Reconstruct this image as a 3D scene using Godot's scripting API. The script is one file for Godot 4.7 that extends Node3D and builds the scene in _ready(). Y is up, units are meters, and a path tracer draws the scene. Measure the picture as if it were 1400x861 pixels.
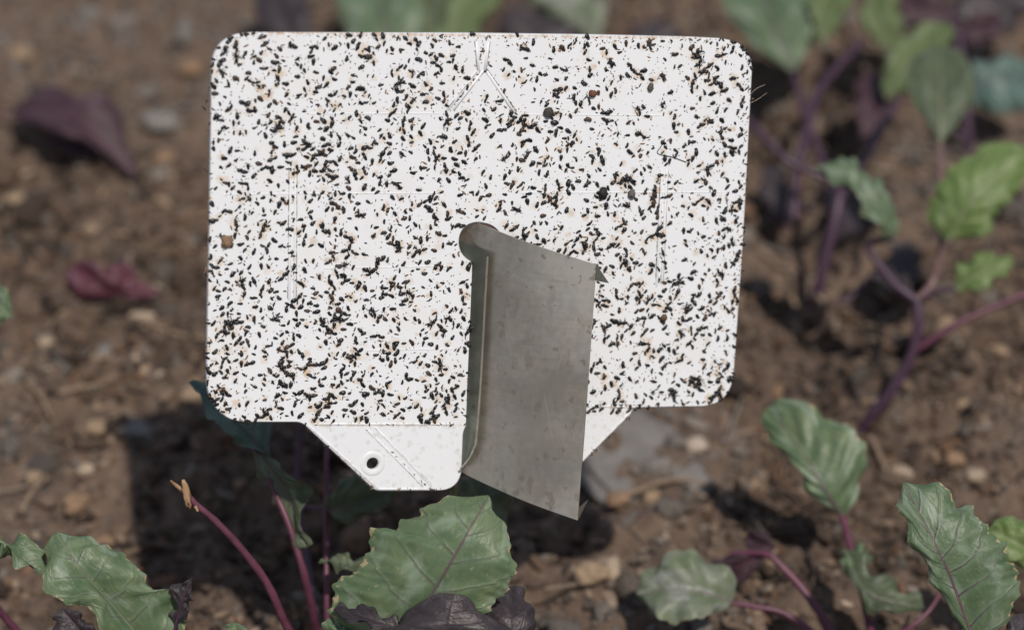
extends Node3D
# White sticky insect card on a galvanised bracket, standing over a seed bed of red-veined brassica seedlings.

const EYE := Vector3(0, 0.7465, 0)
const PITCH := 36.0
const K := 0.24 / 861.0                       # tangent per photo pixel for the 100 mm lens
const CARD_THICK := 1.6                       # millimetres
var eye_basis := Basis(Vector3.RIGHT, -deg_to_rad(PITCH))
var card_xf: Transform3D
var taken := {}
var rng := RandomNumberGenerator.new()
var M := {}
var soil_noise := FastNoiseLite.new()
var soil_fine := FastNoiseLite.new()
var dry_and_shade_spots := []

# ---------------------------------------------------------------- naming and tagging
func numbered(called: String) -> String:
	if not taken.has(called):
		taken[called] = 0
		return called
	taken[called] += 1
	return "%s_%03d" % [called, taken[called]]

func tag(o: Node3D, label: String, category := "", group := "", kind := "") -> Node3D:
	if label: o.set_meta("label", label)
	if category: o.set_meta("category", category)
	if group: o.set_meta("group", group)
	if kind: o.set_meta("kind", kind)
	return o

func thing(called: String, at_: Vector3, label: String, category: String, group := "") -> Node3D:
	var o := Node3D.new()
	o.name = numbered(called)
	add_child(o)
	o.position = at_
	tag(o, label, category, group)
	return o

func part(called: String, mesh: Mesh, mat: Material, parent: Node = self) -> MeshInstance3D:
	var o := MeshInstance3D.new()
	o.name = numbered(called) if parent == self else called
	o.mesh = mesh
	o.material_override = mat
	parent.add_child(o, true)
	return o

# ---------------------------------------------------------------- measuring: where a line of sight meets a surface
func sight(px: float, py: float) -> Vector3:
	return eye_basis * Vector3((px - 700.0) * K, (430.5 - py) * K, -1.0)

func at(px: float, py: float, depth: float) -> Vector3:
	return EYE + sight(px, py) * depth

func on_ground(px: float, py: float, h := 0.0) -> Vector3:
	var d := sight(px, py)
	var p := EYE + d * ((h - EYE.y) / d.y)
	p.y = h + soil(p.x, p.z)
	return p

func card_depth(px: float, py: float) -> float:
	var n := card_xf.basis.z.normalized()
	return n.dot(card_xf.origin - EYE) / n.dot(sight(px, py))

func C(px: float, py: float) -> Vector2:      # millimetres on the face of the card
	var p := card_xf.affine_inverse() * at(px, py, card_depth(px, py))
	return Vector2(p.x, p.y) * 1000.0

func soil(x: float, z: float) -> float:
	var r := Vector2(x, z + 1.0).length()
	var near := clampf(1.6 - r, 0.0, 1.0)
	return soil_noise.get_noise_2d(x * 100.0, z * 100.0) * 0.014 + (soil_fine.get_noise_2d(x * 100.0, z * 100.0) * 0.006 + soil_fine.get_noise_2d(x * 38.0 + 50.0, z * 38.0) * 0.016) * near

# ---------------------------------------------------------------- meshes
func grid_mesh(p: Array, uv: Array, rows: int, cols: int, colours := PackedColorArray()) -> ArrayMesh:
	var st := SurfaceTool.new()
	st.begin(Mesh.PRIMITIVE_TRIANGLES)
	for i in p.size():
		st.set_uv(uv[i])
		if colours.size(): st.set_color(colours[i])
		st.add_vertex(p[i])
	for r in rows - 1:
		for c in cols - 1:
			var a := r * cols + c
			for k in [a, a + 1, a + cols, a + 1, a + cols + 1, a + cols]: st.add_index(k)
	st.generate_normals()
	return st.commit()

func done(st: SurfaceTool) -> ArrayMesh:     # turn every triangle to the side its normals point to
	var a := st.commit_to_arrays()
	var v: PackedVector3Array = a[Mesh.ARRAY_VERTEX]
	var n: PackedVector3Array = a[Mesh.ARRAY_NORMAL]
	var idx := PackedInt32Array()
	for i in range(0, v.size(), 3):
		var g := (v[i + 2] - v[i]).cross(v[i + 1] - v[i])
		if g.dot(n[i] + n[i + 1] + n[i + 2]) >= 0.0: idx.append_array([i, i + 1, i + 2])
		else: idx.append_array([i, i + 2, i + 1])
	a[Mesh.ARRAY_INDEX] = idx
	var m := ArrayMesh.new()
	m.add_surface_from_arrays(Mesh.PRIMITIVE_TRIANGLES, a)
	return m

func add_tube(st: SurfaceTool, pts: Array, radii: Array, sides: int) -> void:
	# a swept round bar; st collects un-indexed triangles
	var n := pts.size()
	var up := Vector3.UP
	var rings := []
	for i in n:
		var t: Vector3 = (pts[mini(i + 1, n - 1)] - pts[maxi(i - 1, 0)]).normalized()
		if absf(t.dot(up)) > 0.95: up = Vector3.RIGHT if absf(t.x) < 0.9 else Vector3.FORWARD
		var a := t.cross(up).normalized()
		var b := t.cross(a).normalized()
		up = -b if false else a.cross(t).normalized()
		var ring := []
		for k in sides:
			var w := TAU * k / sides
			var nn := a * cos(w) + b * sin(w)
			ring.append([pts[i] + nn * radii[i], nn])
		rings.append(ring)
	for i in n - 1:
		for k in sides:
			var k2 := (k + 1) % sides
			var q := [rings[i][k], rings[i][k2], rings[i + 1][k2], rings[i + 1][k]]
			for j in [0, 1, 2, 0, 2, 3]:
				st.set_uv(Vector2(float(k) / sides, float(i) / n))
				st.set_normal(q[j][1])
				st.add_vertex(q[j][0])
	for e in [0, n - 1]:
		var nn: Vector3 = (pts[0] - pts[1]).normalized() if e == 0 else (pts[n - 1] - pts[n - 2]).normalized()
		for k in range(1, sides - 1):
			for j in [0, k, k + 1]:
				st.set_normal(nn)
				st.set_uv(Vector2.ZERO)
				st.add_vertex(rings[e][j][0])

func spline(pts: Array, n: int) -> Array:
	var out := []
	var m := pts.size()
	for i in n:
		var f := float(i) / (n - 1) * (m - 1)
		var k := mini(int(f), m - 2)
		var a = pts[maxi(k - 1, 0)]
		var b = pts[k]
		var c = pts[k + 1]
		var d = pts[mini(k + 2, m - 1)]
		out.append(b.cubic_interpolate(c, a, d, f - k))
	return out

func tube_mesh(pts: Array, r0: float, r1: float, sides := 8, steps := 18) -> ArrayMesh:
	var st := SurfaceTool.new()
	st.begin(Mesh.PRIMITIVE_TRIANGLES)
	var s := spline(pts, steps)
	var radii := []
	for i in steps:
		var f := float(i) / (steps - 1)
		radii.append(lerpf(r0, r1, f) * (1.0 + 0.06 * sin(i * 2.3 + r0 * 9000.0)))
	add_tube(st, s, radii, sides)
	return done(st)

func chain_at(pts: Array, u: float) -> Vector2:          # along a polyline by its length
	var total := 0.0
	for i in pts.size() - 1: total += pts[i].distance_to(pts[i + 1])
	var want := u * total
	for i in pts.size() - 1:
		var l: float = pts[i].distance_to(pts[i + 1])
		if want <= l or i == pts.size() - 2: return pts[i].lerp(pts[i + 1], clampf(want / maxf(l, 1e-5), 0, 1))
		want -= l
	return pts[-1]

func v2(a: Array) -> Array:
	var out := []
	for i in range(0, a.size(), 2): out.append(Vector2(a[i], a[i + 1]))
	return out

# A leaf: a curved blade lofted from its midrib to its two margins, with a midrib as sub-part.
# mid: x, y, depth triples from base to tip; left / right: margins from base to tip; dl / dr: how far each margin lies behind (+) or before (-) the midrib
func leaf(parent: Node3D, mid: Array, left: Array, right: Array, dl: float, dr: float, mat: Material, rib: Material, o := {}) -> MeshInstance3D:
	var rows: int = o.get("rows", 60)
	var half := 9
	var cols := half * 2 + 1
	var m3 := []
	for i in range(0, mid.size(), 3): m3.append(Vector3(mid[i], mid[i + 1], mid[i + 2]))
	var ms := spline(m3, rows)
	var lc := v2(left)
	var rc := v2(right)
	var seed_: float = o.get("seed", mid[0] * 0.37)
	var tooth: float = o.get("tooth", 0.05)
	var teeth: float = o.get("teeth", 13.0)
	var cup: float = o.get("cup", 0.004)
	var ruffle: float = o.get("ruffle", 0.003)
	var pucker: float = o.get("pucker", 0.0004)
	var veins: float = 7.0
	var p := []
	var uv := []
	for r in rows:
		var u := float(r) / (rows - 1)
		var c: Vector3 = ms[r]
		var cp := at(c.x, c.y, c.z)
		var fade := pow(sin(PI * clampf(u, 0.0, 1.0)), 0.6)
		var side := [[chain_at(lc, u), dl, -1.0], [chain_at(rc, u), dr, 1.0]]
		var cells := {}
		for s in side:
			var e: Vector2 = s[0]
			var arm := e - Vector2(c.x, c.y)
			var saw := fposmod(u * teeth + seed_ + s[2] * 0.3, 1.0)
			var k := 1.0 + tooth * fade * ((saw if saw < 0.75 else (1.0 - saw) * 3.0) - 0.4 + 0.5 * sin(u * 57.0 + seed_ * 3.0 + s[2]))
			e = Vector2(c.x, c.y) + arm * k
			var ep := at(e.x, e.y, c.z + s[1] * fade)
			var nx: Vector3 = ms[mini(r + 1, rows - 1)]
			var pv: Vector3 = ms[maxi(r - 1, 0)]
			var along := at(nx.x, nx.y, nx.z) - at(pv.x, pv.y, pv.z)
			var n := along.cross(ep - cp)
			n = n.normalized() if n.length() > 1e-9 else Vector3.UP
			if n.dot(EYE - cp) < 0: n = -n
			for j in range(0, half + 1):
				var v := float(j) / half
				var ph := TAU * (u - 0.22 * pow(v, 1.1)) * veins
				var lift := cup * fade * sin(PI * v * 0.8) + pucker * fade * sin(PI * v) * cos(ph + PI)
				lift += ruffle * fade * v * v * (sin(u * 17.0 + seed_ + s[2] * 1.7) + 0.5 * sin(u * 31.0 + seed_ * 2.0))
				cells[int(s[2]) * j] = [cp.lerp(ep, v) + n * lift, Vector2(u, 0.5 + 0.5 * v * s[2])]
		for j in range(-half, half + 1):
			p.append(cells[j][0] - parent.position)
			uv.append(cells[j][1])
	var blade := part("leaf", grid_mesh(p, uv, rows, cols), mat, parent)
	if o.get("rib", true):
		var rp := []
		for r in range(0, rows - 3, 3):
			var c2: Vector3 = ms[r]
			rp.append(at(c2.x, c2.y, c2.z + 0.0002) - parent.position)
		part("midrib", tube_mesh(rp, o.get("rib_r", 0.00055), 0.00025, 6, 20), rib, blade)
	return blade

func stalk(parent: Node3D, called: String, pts: Array, r0: float, r1: float, mat: Material) -> MeshInstance3D:
	var q := []
	for i in range(0, pts.size(), 3):
		q.append(at(pts[i], pts[i + 1], pts[i + 2]) - parent.position)
	return part(called, tube_mesh(q, r0, r1, 9, 26), mat, parent)

func lump(seed_: int, sx: float, sy: float, sz: float, rough: float, ring := 9, seg := 12, clip := 0.86) -> ArrayMesh:   # an irregular pebble, crumb or chip, about 1 across
	var nz := FastNoiseLite.new()
	nz.seed = seed_
	nz.frequency = 0.9
	var p := []
	var uv := []
	for i in ring:
		for j in seg + 1:
			var a := PI * i / (ring - 1)
			var b := TAU * (j % seg) / seg
			var d := Vector3(sin(a) * cos(b), cos(a), sin(a) * sin(b))
			# flattened facets: clip the ball with a few planes
			var r := 1.0 + rough * nz.get_noise_3d(d.x * 1.3, d.y * 1.3, d.z * 1.3) + rough * 0.5 * nz.get_noise_3d(d.x * 4.0, d.y * 4.0, d.z * 4.0 + 9.0)
			var v := d * r
			v = Vector3(clampf(v.x, -clip, clip + 0.04), clampf(v.y, 0.06 - clip, clip - 0.08), clampf(v.z, 0.02 - clip, clip + 0.02))
			p.append(Vector3(v.x * sx, v.y * sy, v.z * sz) * 0.5)
			uv.append(Vector2(float(j) / seg, float(i) / ring))
	return grid_mesh(p, uv, ring, seg + 1)

func prism(poly: PackedVector2Array, z0: float, z1: float, bevel: float, uvs: Callable, hole := PackedVector2Array()) -> ArrayMesh:
	# a plate: outline in millimetres, from z0 (back) to z1 (front), the front edge chamfered; an optional round hole
	if Geometry2D.is_polygon_clockwise(poly): poly.reverse()
	var loops := [poly]
	if hole.size():
		if not Geometry2D.is_polygon_clockwise(hole): hole.reverse()
		loops.append(hole)
	var insets := []
	for l: PackedVector2Array in loops:
		var q := PackedVector2Array()
		for i in l.size():
			var a := (l[i] - l[i - 1]).normalized()
			var b := (l[(i + 1) % l.size()] - l[i]).normalized()
			var m := (Vector2(-a.y, a.x) + Vector2(-b.y, b.x))
			m = m.normalized() / maxf(0.5, m.normalized().dot(Vector2(-a.y, a.x)))
			q.append(l[i] + m * bevel)
		insets.append(q)
	var st := SurfaceTool.new()
	st.begin(Mesh.PRIMITIVE_TRIANGLES)
	var put := func(v: Vector2, z: float, n: Vector3):
		st.set_normal(n)
		st.set_uv(uvs.call(v))
		st.add_vertex(Vector3(v.x, v.y, z) * 0.001)
	for face in 2:
		var ring: Array = insets if face == 0 else loops
		var outline: PackedVector2Array = ring[0].duplicate()
		if ring.size() > 1:                       # open a hairline from the outline to the hole so that one polygon holds both
			var h: PackedVector2Array = ring[1]
			var bi := 0
			var bj := 0
			for i in outline.size():
				for j in h.size():
					if outline[i].distance_squared_to(h[j]) < outline[bi].distance_squared_to(h[bj]):
						bi = i
						bj = j
			var key := PackedVector2Array()
			for i in bi + 1: key.append(outline[i])
			for j in h.size(): key.append(h[(bj + j) % h.size()])
			var slit := (outline[bi] - h[bj]).orthogonal().normalized() * 0.004
			var first := key.duplicate()
			var idx2 := PackedInt32Array()
			for sgn in [1.0, -1.0]:
				key = first.duplicate()
				key.append(h[bj] + slit * sgn)
				key.append(outline[bi] + slit * sgn)
				for i in range(bi + 1, outline.size()): key.append(outline[i])
				idx2 = Geometry2D.triangulate_polygon(key)
				if idx2.size(): break
			outline = key
		var idx := Geometry2D.triangulate_polygon(outline)
		if idx.is_empty(): print("no triangles for a plate face")
		for t in idx: put.call(outline[t], z1 if face == 0 else z0, Vector3(0, 0, 1 if face == 0 else -1))
	for k in loops.size():
		var l: PackedVector2Array = loops[k]
		var q: PackedVector2Array = insets[k]
		for i in l.size():
			var i2 := (i + 1) % l.size()
			var e := (l[i2] - l[i]).normalized()
			var out := Vector3(e.y, -e.x, 0)
			var zb := z1 - bevel
			for row in [[l[i], z0, out], [l[i2], z0, out], [l[i2], zb, out], [l[i], z0, out], [l[i2], zb, out], [l[i], zb, out]]: put.call(row[0], row[1], row[2])
			var bn := (out + Vector3(0, 0, 1)).normalized()
			for row in [[l[i], zb, out], [l[i2], zb, out], [q[i2], z1, bn], [l[i], zb, out], [q[i2], z1, bn], [q[i], z1, bn]]: put.call(row[0], row[1], row[2])
	return done(st)

func bar(a: Vector2, b: Vector2, wide: float, high: float) -> ArrayMesh:   # a raised bead moulded into the card, in millimetres, from the face up
	var st := SurfaceTool.new()
	st.begin(Mesh.PRIMITIVE_TRIANGLES)
	var along := (b - a).normalized()
	var across := along.orthogonal()
	var prof := []
	for i in 7:
		var w := PI * i / 6.0
		prof.append(Vector2(cos(w) * wide * 0.5, pow(sin(w), 0.6) * high - 0.02 * (1.0 if i in [0, 6] else 0.0)))
	var steps := [0.0, 0.02, 0.98, 1.0]
	var taper := [0.25, 1.0, 1.0, 0.25]
	var p := []
	var uv := []
	for s in 4:
		for q: Vector2 in prof:
			var v: Vector2 = a.lerp(b, steps[s]) + across * q.x * taper[s]
			p.append(Vector3(v.x, v.y, q.y * taper[s] + CARD_THICK * 0.5) * 0.001)
			uv.append(card_uv(v))
	return grid_mesh(p, uv, 4, 7)

func card_uv(v: Vector2) -> Vector2:
	return Vector2((v.x + 102.0) / 204.0, (72.0 - v.y) / 176.0)

# ---------------------------------------------------------------- textures
func noise_tex(freq: float, octaves: int, lo: Color, mid: Color, hi: Color, seed_: int, size := 512, kind := FastNoiseLite.TYPE_SIMPLEX_SMOOTH) -> NoiseTexture2D:
	var n := FastNoiseLite.new()
	n.noise_type = kind
	n.frequency = freq
	n.fractal_octaves = octaves
	n.seed = seed_
	var g := Gradient.new()
	g.set_color(0, lo)
	g.set_color(1, hi)
	g.add_point(0.5, mid)
	var t := NoiseTexture2D.new()
	t.width = size
	t.height = size
	t.seamless = true
	t.noise = n
	t.color_ramp = g
	return t

func zinc_tex() -> ImageTexture:              # galvanised sheet: broad tone clouds painted for uneven reflections, faint spangle, rolling lines, drips and scratches
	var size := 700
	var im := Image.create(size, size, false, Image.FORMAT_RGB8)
	var reflect_cloud := FastNoiseLite.new()
	reflect_cloud.seed = 17
	reflect_cloud.frequency = 0.0045
	reflect_cloud.fractal_octaves = 4
	var fine := FastNoiseLite.new()
	fine.seed = 18
	fine.frequency = 0.09
	fine.fractal_octaves = 3
	var spangle := FastNoiseLite.new()
	spangle.noise_type = FastNoiseLite.TYPE_CELLULAR
	spangle.cellular_return_type = FastNoiseLite.RETURN_CELL_VALUE
	spangle.frequency = 0.06
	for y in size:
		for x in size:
			var k := 0.5 + 1.25 * reflect_cloud.get_noise_2d(x, y) + 0.22 * fine.get_noise_2d(x, y) + 0.06 * spangle.get_noise_2d(x, y) + 0.1 * fine.get_noise_2d(x * 0.12 + 90.0, y * 2.5)
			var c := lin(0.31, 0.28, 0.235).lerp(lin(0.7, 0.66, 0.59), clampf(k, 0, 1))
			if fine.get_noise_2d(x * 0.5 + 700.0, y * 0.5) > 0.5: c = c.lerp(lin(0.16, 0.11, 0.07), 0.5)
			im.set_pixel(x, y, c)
	var r := RandomNumberGenerator.new()
	r.seed = 5
	for n in 60:                               # scratches
		var p := Vector2(r.randf() * size, r.randf() * size)
		var d := Vector2.from_angle(r.randf_range(1.2, 1.9)) if r.randf() < 0.6 else Vector2.from_angle(r.randf() * TAU)
		var light := r.randf() < 0.6
		for k in r.randi_range(8, 70):
			p += d
			var q := Vector2i(posmod(int(p.x), size), posmod(int(p.y), size))
			im.set_pixelv(q, im.get_pixelv(q).lerp(Color(0.85, 0.84, 0.8) if light else Color(0.2, 0.17, 0.14), 0.4))
	return ImageTexture.create_from_image(im)

func leaf_tex(a: Color, b: Color, vein: Color, bloom: Color, seed_: int, strong: float, scars: float, size := 320) -> ImageTexture:
	# x runs from base to tip, y from margin to margin; side veins sweep forward, a fine net lies between them
	var im := Image.create(size, size, false, Image.FORMAT_RGB8)
	var n1 := FastNoiseLite.new()
	n1.seed = seed_
	n1.frequency = 0.011
	var n2 := FastNoiseLite.new()
	n2.seed = seed_ + 5
	n2.frequency = 0.05
	var net := FastNoiseLite.new()
	net.noise_type = FastNoiseLite.TYPE_CELLULAR
	net.cellular_return_type = FastNoiseLite.RETURN_DISTANCE2_SUB
	net.frequency = 0.055
	net.seed = seed_ + 9
	for y in size:
		var v := absf(float(y) / size - 0.5) * 2.0
		var s := 1.0 if y > size / 2 else 0.0
		for x in size:
			var u := float(x) / size
			var w := n1.get_noise_2d(x, y)
			var f := n2.get_noise_2d(x, y)
			var c := a.lerp(b, clampf(0.5 + w * 1.1 + f * 0.3, 0, 1))
			c = c.lerp(bloom, clampf(n1.get_noise_2d(y * 0.8 + 400, x * 0.8) * 1.6 - 0.1, 0, 0.55))
			var k := (u - 0.22 * pow(v, 1.1) + 0.012 * w + s * 0.035) * 7.0
			var d := absf(k - roundf(k)) / 7.0 * size
			var t := clampf(1.0 - d / (0.9 + 1.6 * (1.0 - v)), 0, 1) * (1.0 - 0.6 * v)
			var dm := v * size * 0.5
			t = maxf(t, clampf(1.3 - dm / (2.2 + 3.0 * (1.0 - u)), 0, 1))
			var cell := clampf(1.0 - (net.get_noise_2d(x + 14.0 * w, y + 14.0 * f) + 1.0) * 5.0, 0, 1)
			var e := cell * 0.55
			c = c.lerp(vein, clampf(t * strong + e * strong * 0.4, 0, 1))
			var halo := clampf(1.0 - d / 9.0, 0, 1) * 0.15
			c = c.lerp(bloom, halo * (1.0 - t))
			if v > 0.95 - 0.05 * n2.get_noise_2d(x * 3.0, y) and n2.get_noise_2d(x * 2.0, y * 0.7 + 70) > 0.2: c = c.lerp(Color(0.68, 0.6, 0.48), clampf(scars * 0.8, 0, 1))
			if n2.get_noise_2d(x * 1.4 + 33, y * 1.4) > 0.52: c = c.lerp(Color(0.6, 0.57, 0.42), scars * 0.55)
			im.set_pixel(x, y, c)
	return ImageTexture.create_from_image(im)

func vein_relief(size := 320) -> ImageTexture:
	var im := Image.create(size, size, false, Image.FORMAT_RGB8)
	var n2 := FastNoiseLite.new()
	n2.frequency = 0.06
	for y in size:
		var v := absf(float(y) / size - 0.5) * 2.0
		for x in size:
			var u := float(x) / size
			var k := (u - 0.22 * pow(v, 1.1) + (0.035 if y > size / 2 else 0.0)) * 7.0
			var d := absf(k - roundf(k)) / 7.0 * size
			var t := maxf(clampf(1.0 - d / 3.5, 0, 1), clampf(1.0 - v * size * 0.5 / 5.0, 0, 1))
			var h := 0.6 - 0.45 * t + 0.3 * n2.get_noise_2d(x, y)
			im.set_pixel(x, y, Color(h, h, h))
	return ImageTexture.create_from_image(im)

func leaf_mat(tex: Texture2D, relief: Texture2D, back: Color, rough := 0.46) -> StandardMaterial3D:
	var m := StandardMaterial3D.new()
	m.albedo_texture = tex
	m.roughness = rough
	m.metallic_specular = 0.45
	m.heightmap_enabled = true
	m.heightmap_texture = relief
	m.heightmap_scale = 0.035
	m.backlight_enabled = true
	m.backlight = back
	return m

func lin(r: float, g: float, b: float) -> Color:
	return Color(r, g, b).linear_to_srgb()

func triplanar(tex: Texture2D, scale_: float, rough: float, bump := 0.0, relief: Texture2D = null) -> StandardMaterial3D:
	var m := StandardMaterial3D.new()
	m.albedo_texture = tex
	m.uv1_triplanar = true
	m.uv1_world_triplanar = true
	m.uv1_scale = Vector3.ONE * scale_
	m.roughness = rough
	if relief:
		m.heightmap_enabled = true
		m.heightmap_texture = relief
		m.heightmap_scale = bump
	return m

func stem_mat(lo: Color, hi: Color, seed_: int) -> StandardMaterial3D:
	var m := triplanar(noise_tex(0.02, 3, lo, lo.lerp(hi, 0.5), hi, seed_, 256), 22.0, 0.42)
	m.metallic_specular = 0.45
	return m

func make_materials() -> void:
	var relief := vein_relief()
	var wax := lin(0.30, 0.36, 0.31)
	M.leaf_green = leaf_mat(leaf_tex(lin(0.085, 0.14, 0.075), lin(0.135, 0.185, 0.098), lin(0.075, 0.065, 0.06), wax, 3, 0.7, 1.1), relief, lin(0.22, 0.3, 0.08))
	M.leaf_grey = leaf_mat(leaf_tex(lin(0.078, 0.13, 0.068), lin(0.12, 0.172, 0.1), lin(0.062, 0.035, 0.055), wax, 21, 1.0, 1.1), relief, lin(0.2, 0.26, 0.09))
	M.leaf_bright = leaf_mat(leaf_tex(lin(0.1, 0.16, 0.045), lin(0.14, 0.205, 0.068), lin(0.16, 0.15, 0.1), lin(0.3, 0.36, 0.22), 35, 0.5, 0.3), relief, lin(0.16, 0.24, 0.04))
	M.leaf_dim = leaf_mat(leaf_tex(lin(0.075, 0.115, 0.04), lin(0.11, 0.15, 0.06), lin(0.12, 0.1, 0.08), lin(0.18, 0.22, 0.14), 36, 0.4, 0.2, 160), relief, lin(0.12, 0.18, 0.04), 0.6)
	M.leaf_teal = leaf_mat(leaf_tex(lin(0.07, 0.13, 0.115), lin(0.1, 0.16, 0.14), lin(0.05, 0.04, 0.06), lin(0.13, 0.17, 0.17), 47, 0.6, 0.2), relief, lin(0.08, 0.12, 0.06))
	M.leaf_olive = leaf_mat(leaf_tex(lin(0.06, 0.08, 0.045), lin(0.09, 0.115, 0.065), lin(0.06, 0.035, 0.05), lin(0.14, 0.17, 0.13), 53, 0.6, 0.4), relief, lin(0.08, 0.12, 0.04))
	M.leaf_purple = leaf_mat(leaf_tex(lin(0.024, 0.019, 0.023), lin(0.044, 0.034, 0.041), lin(0.06, 0.03, 0.042), lin(0.07, 0.063, 0.07), 61, 0.35, 0.4), relief, lin(0.06, 0.02, 0.04))
	M.leaf_plum = leaf_mat(leaf_tex(lin(0.036, 0.016, 0.024), lin(0.06, 0.03, 0.042), lin(0.1, 0.04, 0.065), lin(0.11, 0.08, 0.09), 71, 0.5, 0.2), relief, lin(0.05, 0.015, 0.03), 0.6)
	M.leaf_magenta = leaf_mat(leaf_tex(lin(0.062, 0.013, 0.026), lin(0.1, 0.025, 0.043), lin(0.15, 0.05, 0.07), lin(0.22, 0.15, 0.17), 83, 0.5, 0.3), relief, lin(0.08, 0.015, 0.03), 0.5)
	M.leaf_bloom = leaf_mat(leaf_tex(lin(0.12, 0.155, 0.09), lin(0.18, 0.2, 0.16), lin(0.15, 0.13, 0.13), lin(0.36, 0.37, 0.38), 95, 0.4, 1.0), relief, lin(0.14, 0.2, 0.08))
	M.stem_purple = stem_mat(lin(0.07, 0.022, 0.04), lin(0.15, 0.05, 0.085), 5)
	M.stem_dark = stem_mat(lin(0.045, 0.022, 0.042), lin(0.08, 0.045, 0.075), 6)
	M.stem_pink = stem_mat(lin(0.14, 0.08, 0.085), lin(0.2, 0.13, 0.12), 7)
	M.rib_purple = stem_mat(lin(0.1, 0.05, 0.075), lin(0.16, 0.09, 0.12), 8)
	M.rib_pale = stem_mat(lin(0.19, 0.2, 0.13), lin(0.26, 0.27, 0.18), 9)
	M.dry = stem_mat(lin(0.26, 0.15, 0.08), lin(0.38, 0.25, 0.15), 10)
	var grit := noise_tex(0.035, 5, Color.BLACK, Color.GRAY, Color.WHITE, 12)
	M.soil = triplanar(noise_tex(0.018, 5, lin(0.052, 0.036, 0.028), lin(0.118, 0.08, 0.06), lin(0.205, 0.155, 0.122), 11, 1024), 5.0, 0.95, 0.25, grit)
	M.soil.vertex_color_use_as_albedo = true
	M.crumb = triplanar(noise_tex(0.05, 4, Color(0.6, 0.57, 0.55), Color(0.85, 0.84, 0.83), Color.WHITE, 14, 256), 30.0, 0.95, 0.06, grit)
	M.crumb.vertex_color_use_as_albedo = true
	for row in [["chip_tan", 0.28, 0.2, 0.135], ["chip_pale", 0.36, 0.28, 0.21], ["chip_orange", 0.25, 0.16, 0.1], ["stone_grey", 0.2, 0.185, 0.175], ["twig", 0.22, 0.16, 0.115], ["chip_white", 0.42, 0.35, 0.29]]:
		var c := Color(row[1], row[2], row[3])
		M[row[0]] = triplanar(noise_tex(0.04, 4, (c * 0.6).linear_to_srgb(), c.linear_to_srgb(), (c * 1.25).linear_to_srgb(), 15, 256), 25.0, 0.85, 0.05, grit)
	# card plastic: the paint of its stains is filled in by card_stains()
	M.plastic = StandardMaterial3D.new()
	M.plastic.roughness = 0.42
	M.plastic.metallic_specular = 0.4
	M.eyelet = StandardMaterial3D.new()
	M.eyelet.albedo_color = lin(0.72, 0.75, 0.78)
	M.eyelet.roughness = 0.3
	# galvanised sheet
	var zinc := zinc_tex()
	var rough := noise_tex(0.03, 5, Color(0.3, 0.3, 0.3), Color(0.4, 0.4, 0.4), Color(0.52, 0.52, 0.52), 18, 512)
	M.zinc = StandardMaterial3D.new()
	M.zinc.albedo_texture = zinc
	M.zinc.metallic = 0.85
	M.zinc.roughness_texture = rough
	M.zinc.roughness = 1.0
	M.zinc.uv1_triplanar = true
	M.zinc.uv1_scale = Vector3(4.4, 4.4, 4.4)
	M.zinc.uv1_offset = Vector3(0.3, 0.03, 0.45)
	M.zinc.heightmap_enabled = true
	M.zinc.heightmap_texture = rough
	M.zinc.heightmap_scale = 0.006
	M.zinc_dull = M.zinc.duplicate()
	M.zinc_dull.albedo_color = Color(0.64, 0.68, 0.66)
	M.zinc_dull.metallic = 0.9
	M.beetle = StandardMaterial3D.new()
	M.beetle.albedo_color = lin(0.0075, 0.0075, 0.0095)
	M.beetle.roughness = 0.38
	M.beetle_brown = StandardMaterial3D.new()
	M.beetle_brown.albedo_color = lin(0.045, 0.026, 0.016)
	M.beetle_brown.roughness = 0.5
	M.speck = StandardMaterial3D.new()
	M.speck.vertex_color_use_as_albedo = true
	M.speck.roughness = 0.7

# ---------------------------------------------------------------- insects
func ball(st: SurfaceTool, c: Vector3, r: Vector3, rot := 0.0, rings := 5, seg := 7) -> void:
	var b := Basis(Vector3.BACK, rot)
	for i in rings:
		for j in seg:
			var q := []
			for o in [[0, 0], [0, 1], [1, 1], [1, 0]]:
				var a: float = PI * (i + o[0]) / rings
				var w: float = TAU * (j + o[1]) / seg
				var d := Vector3(cos(a), sin(a) * cos(w), sin(a) * sin(w))
				q.append([c + b * (d * r), (b * (d / r)).normalized()])
			for k in [0, 1, 2, 0, 2, 3]:
				st.set_uv(Vector2.ZERO)
				st.set_normal(q[k][1])
				st.add_vertex(q[k][0])

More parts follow.
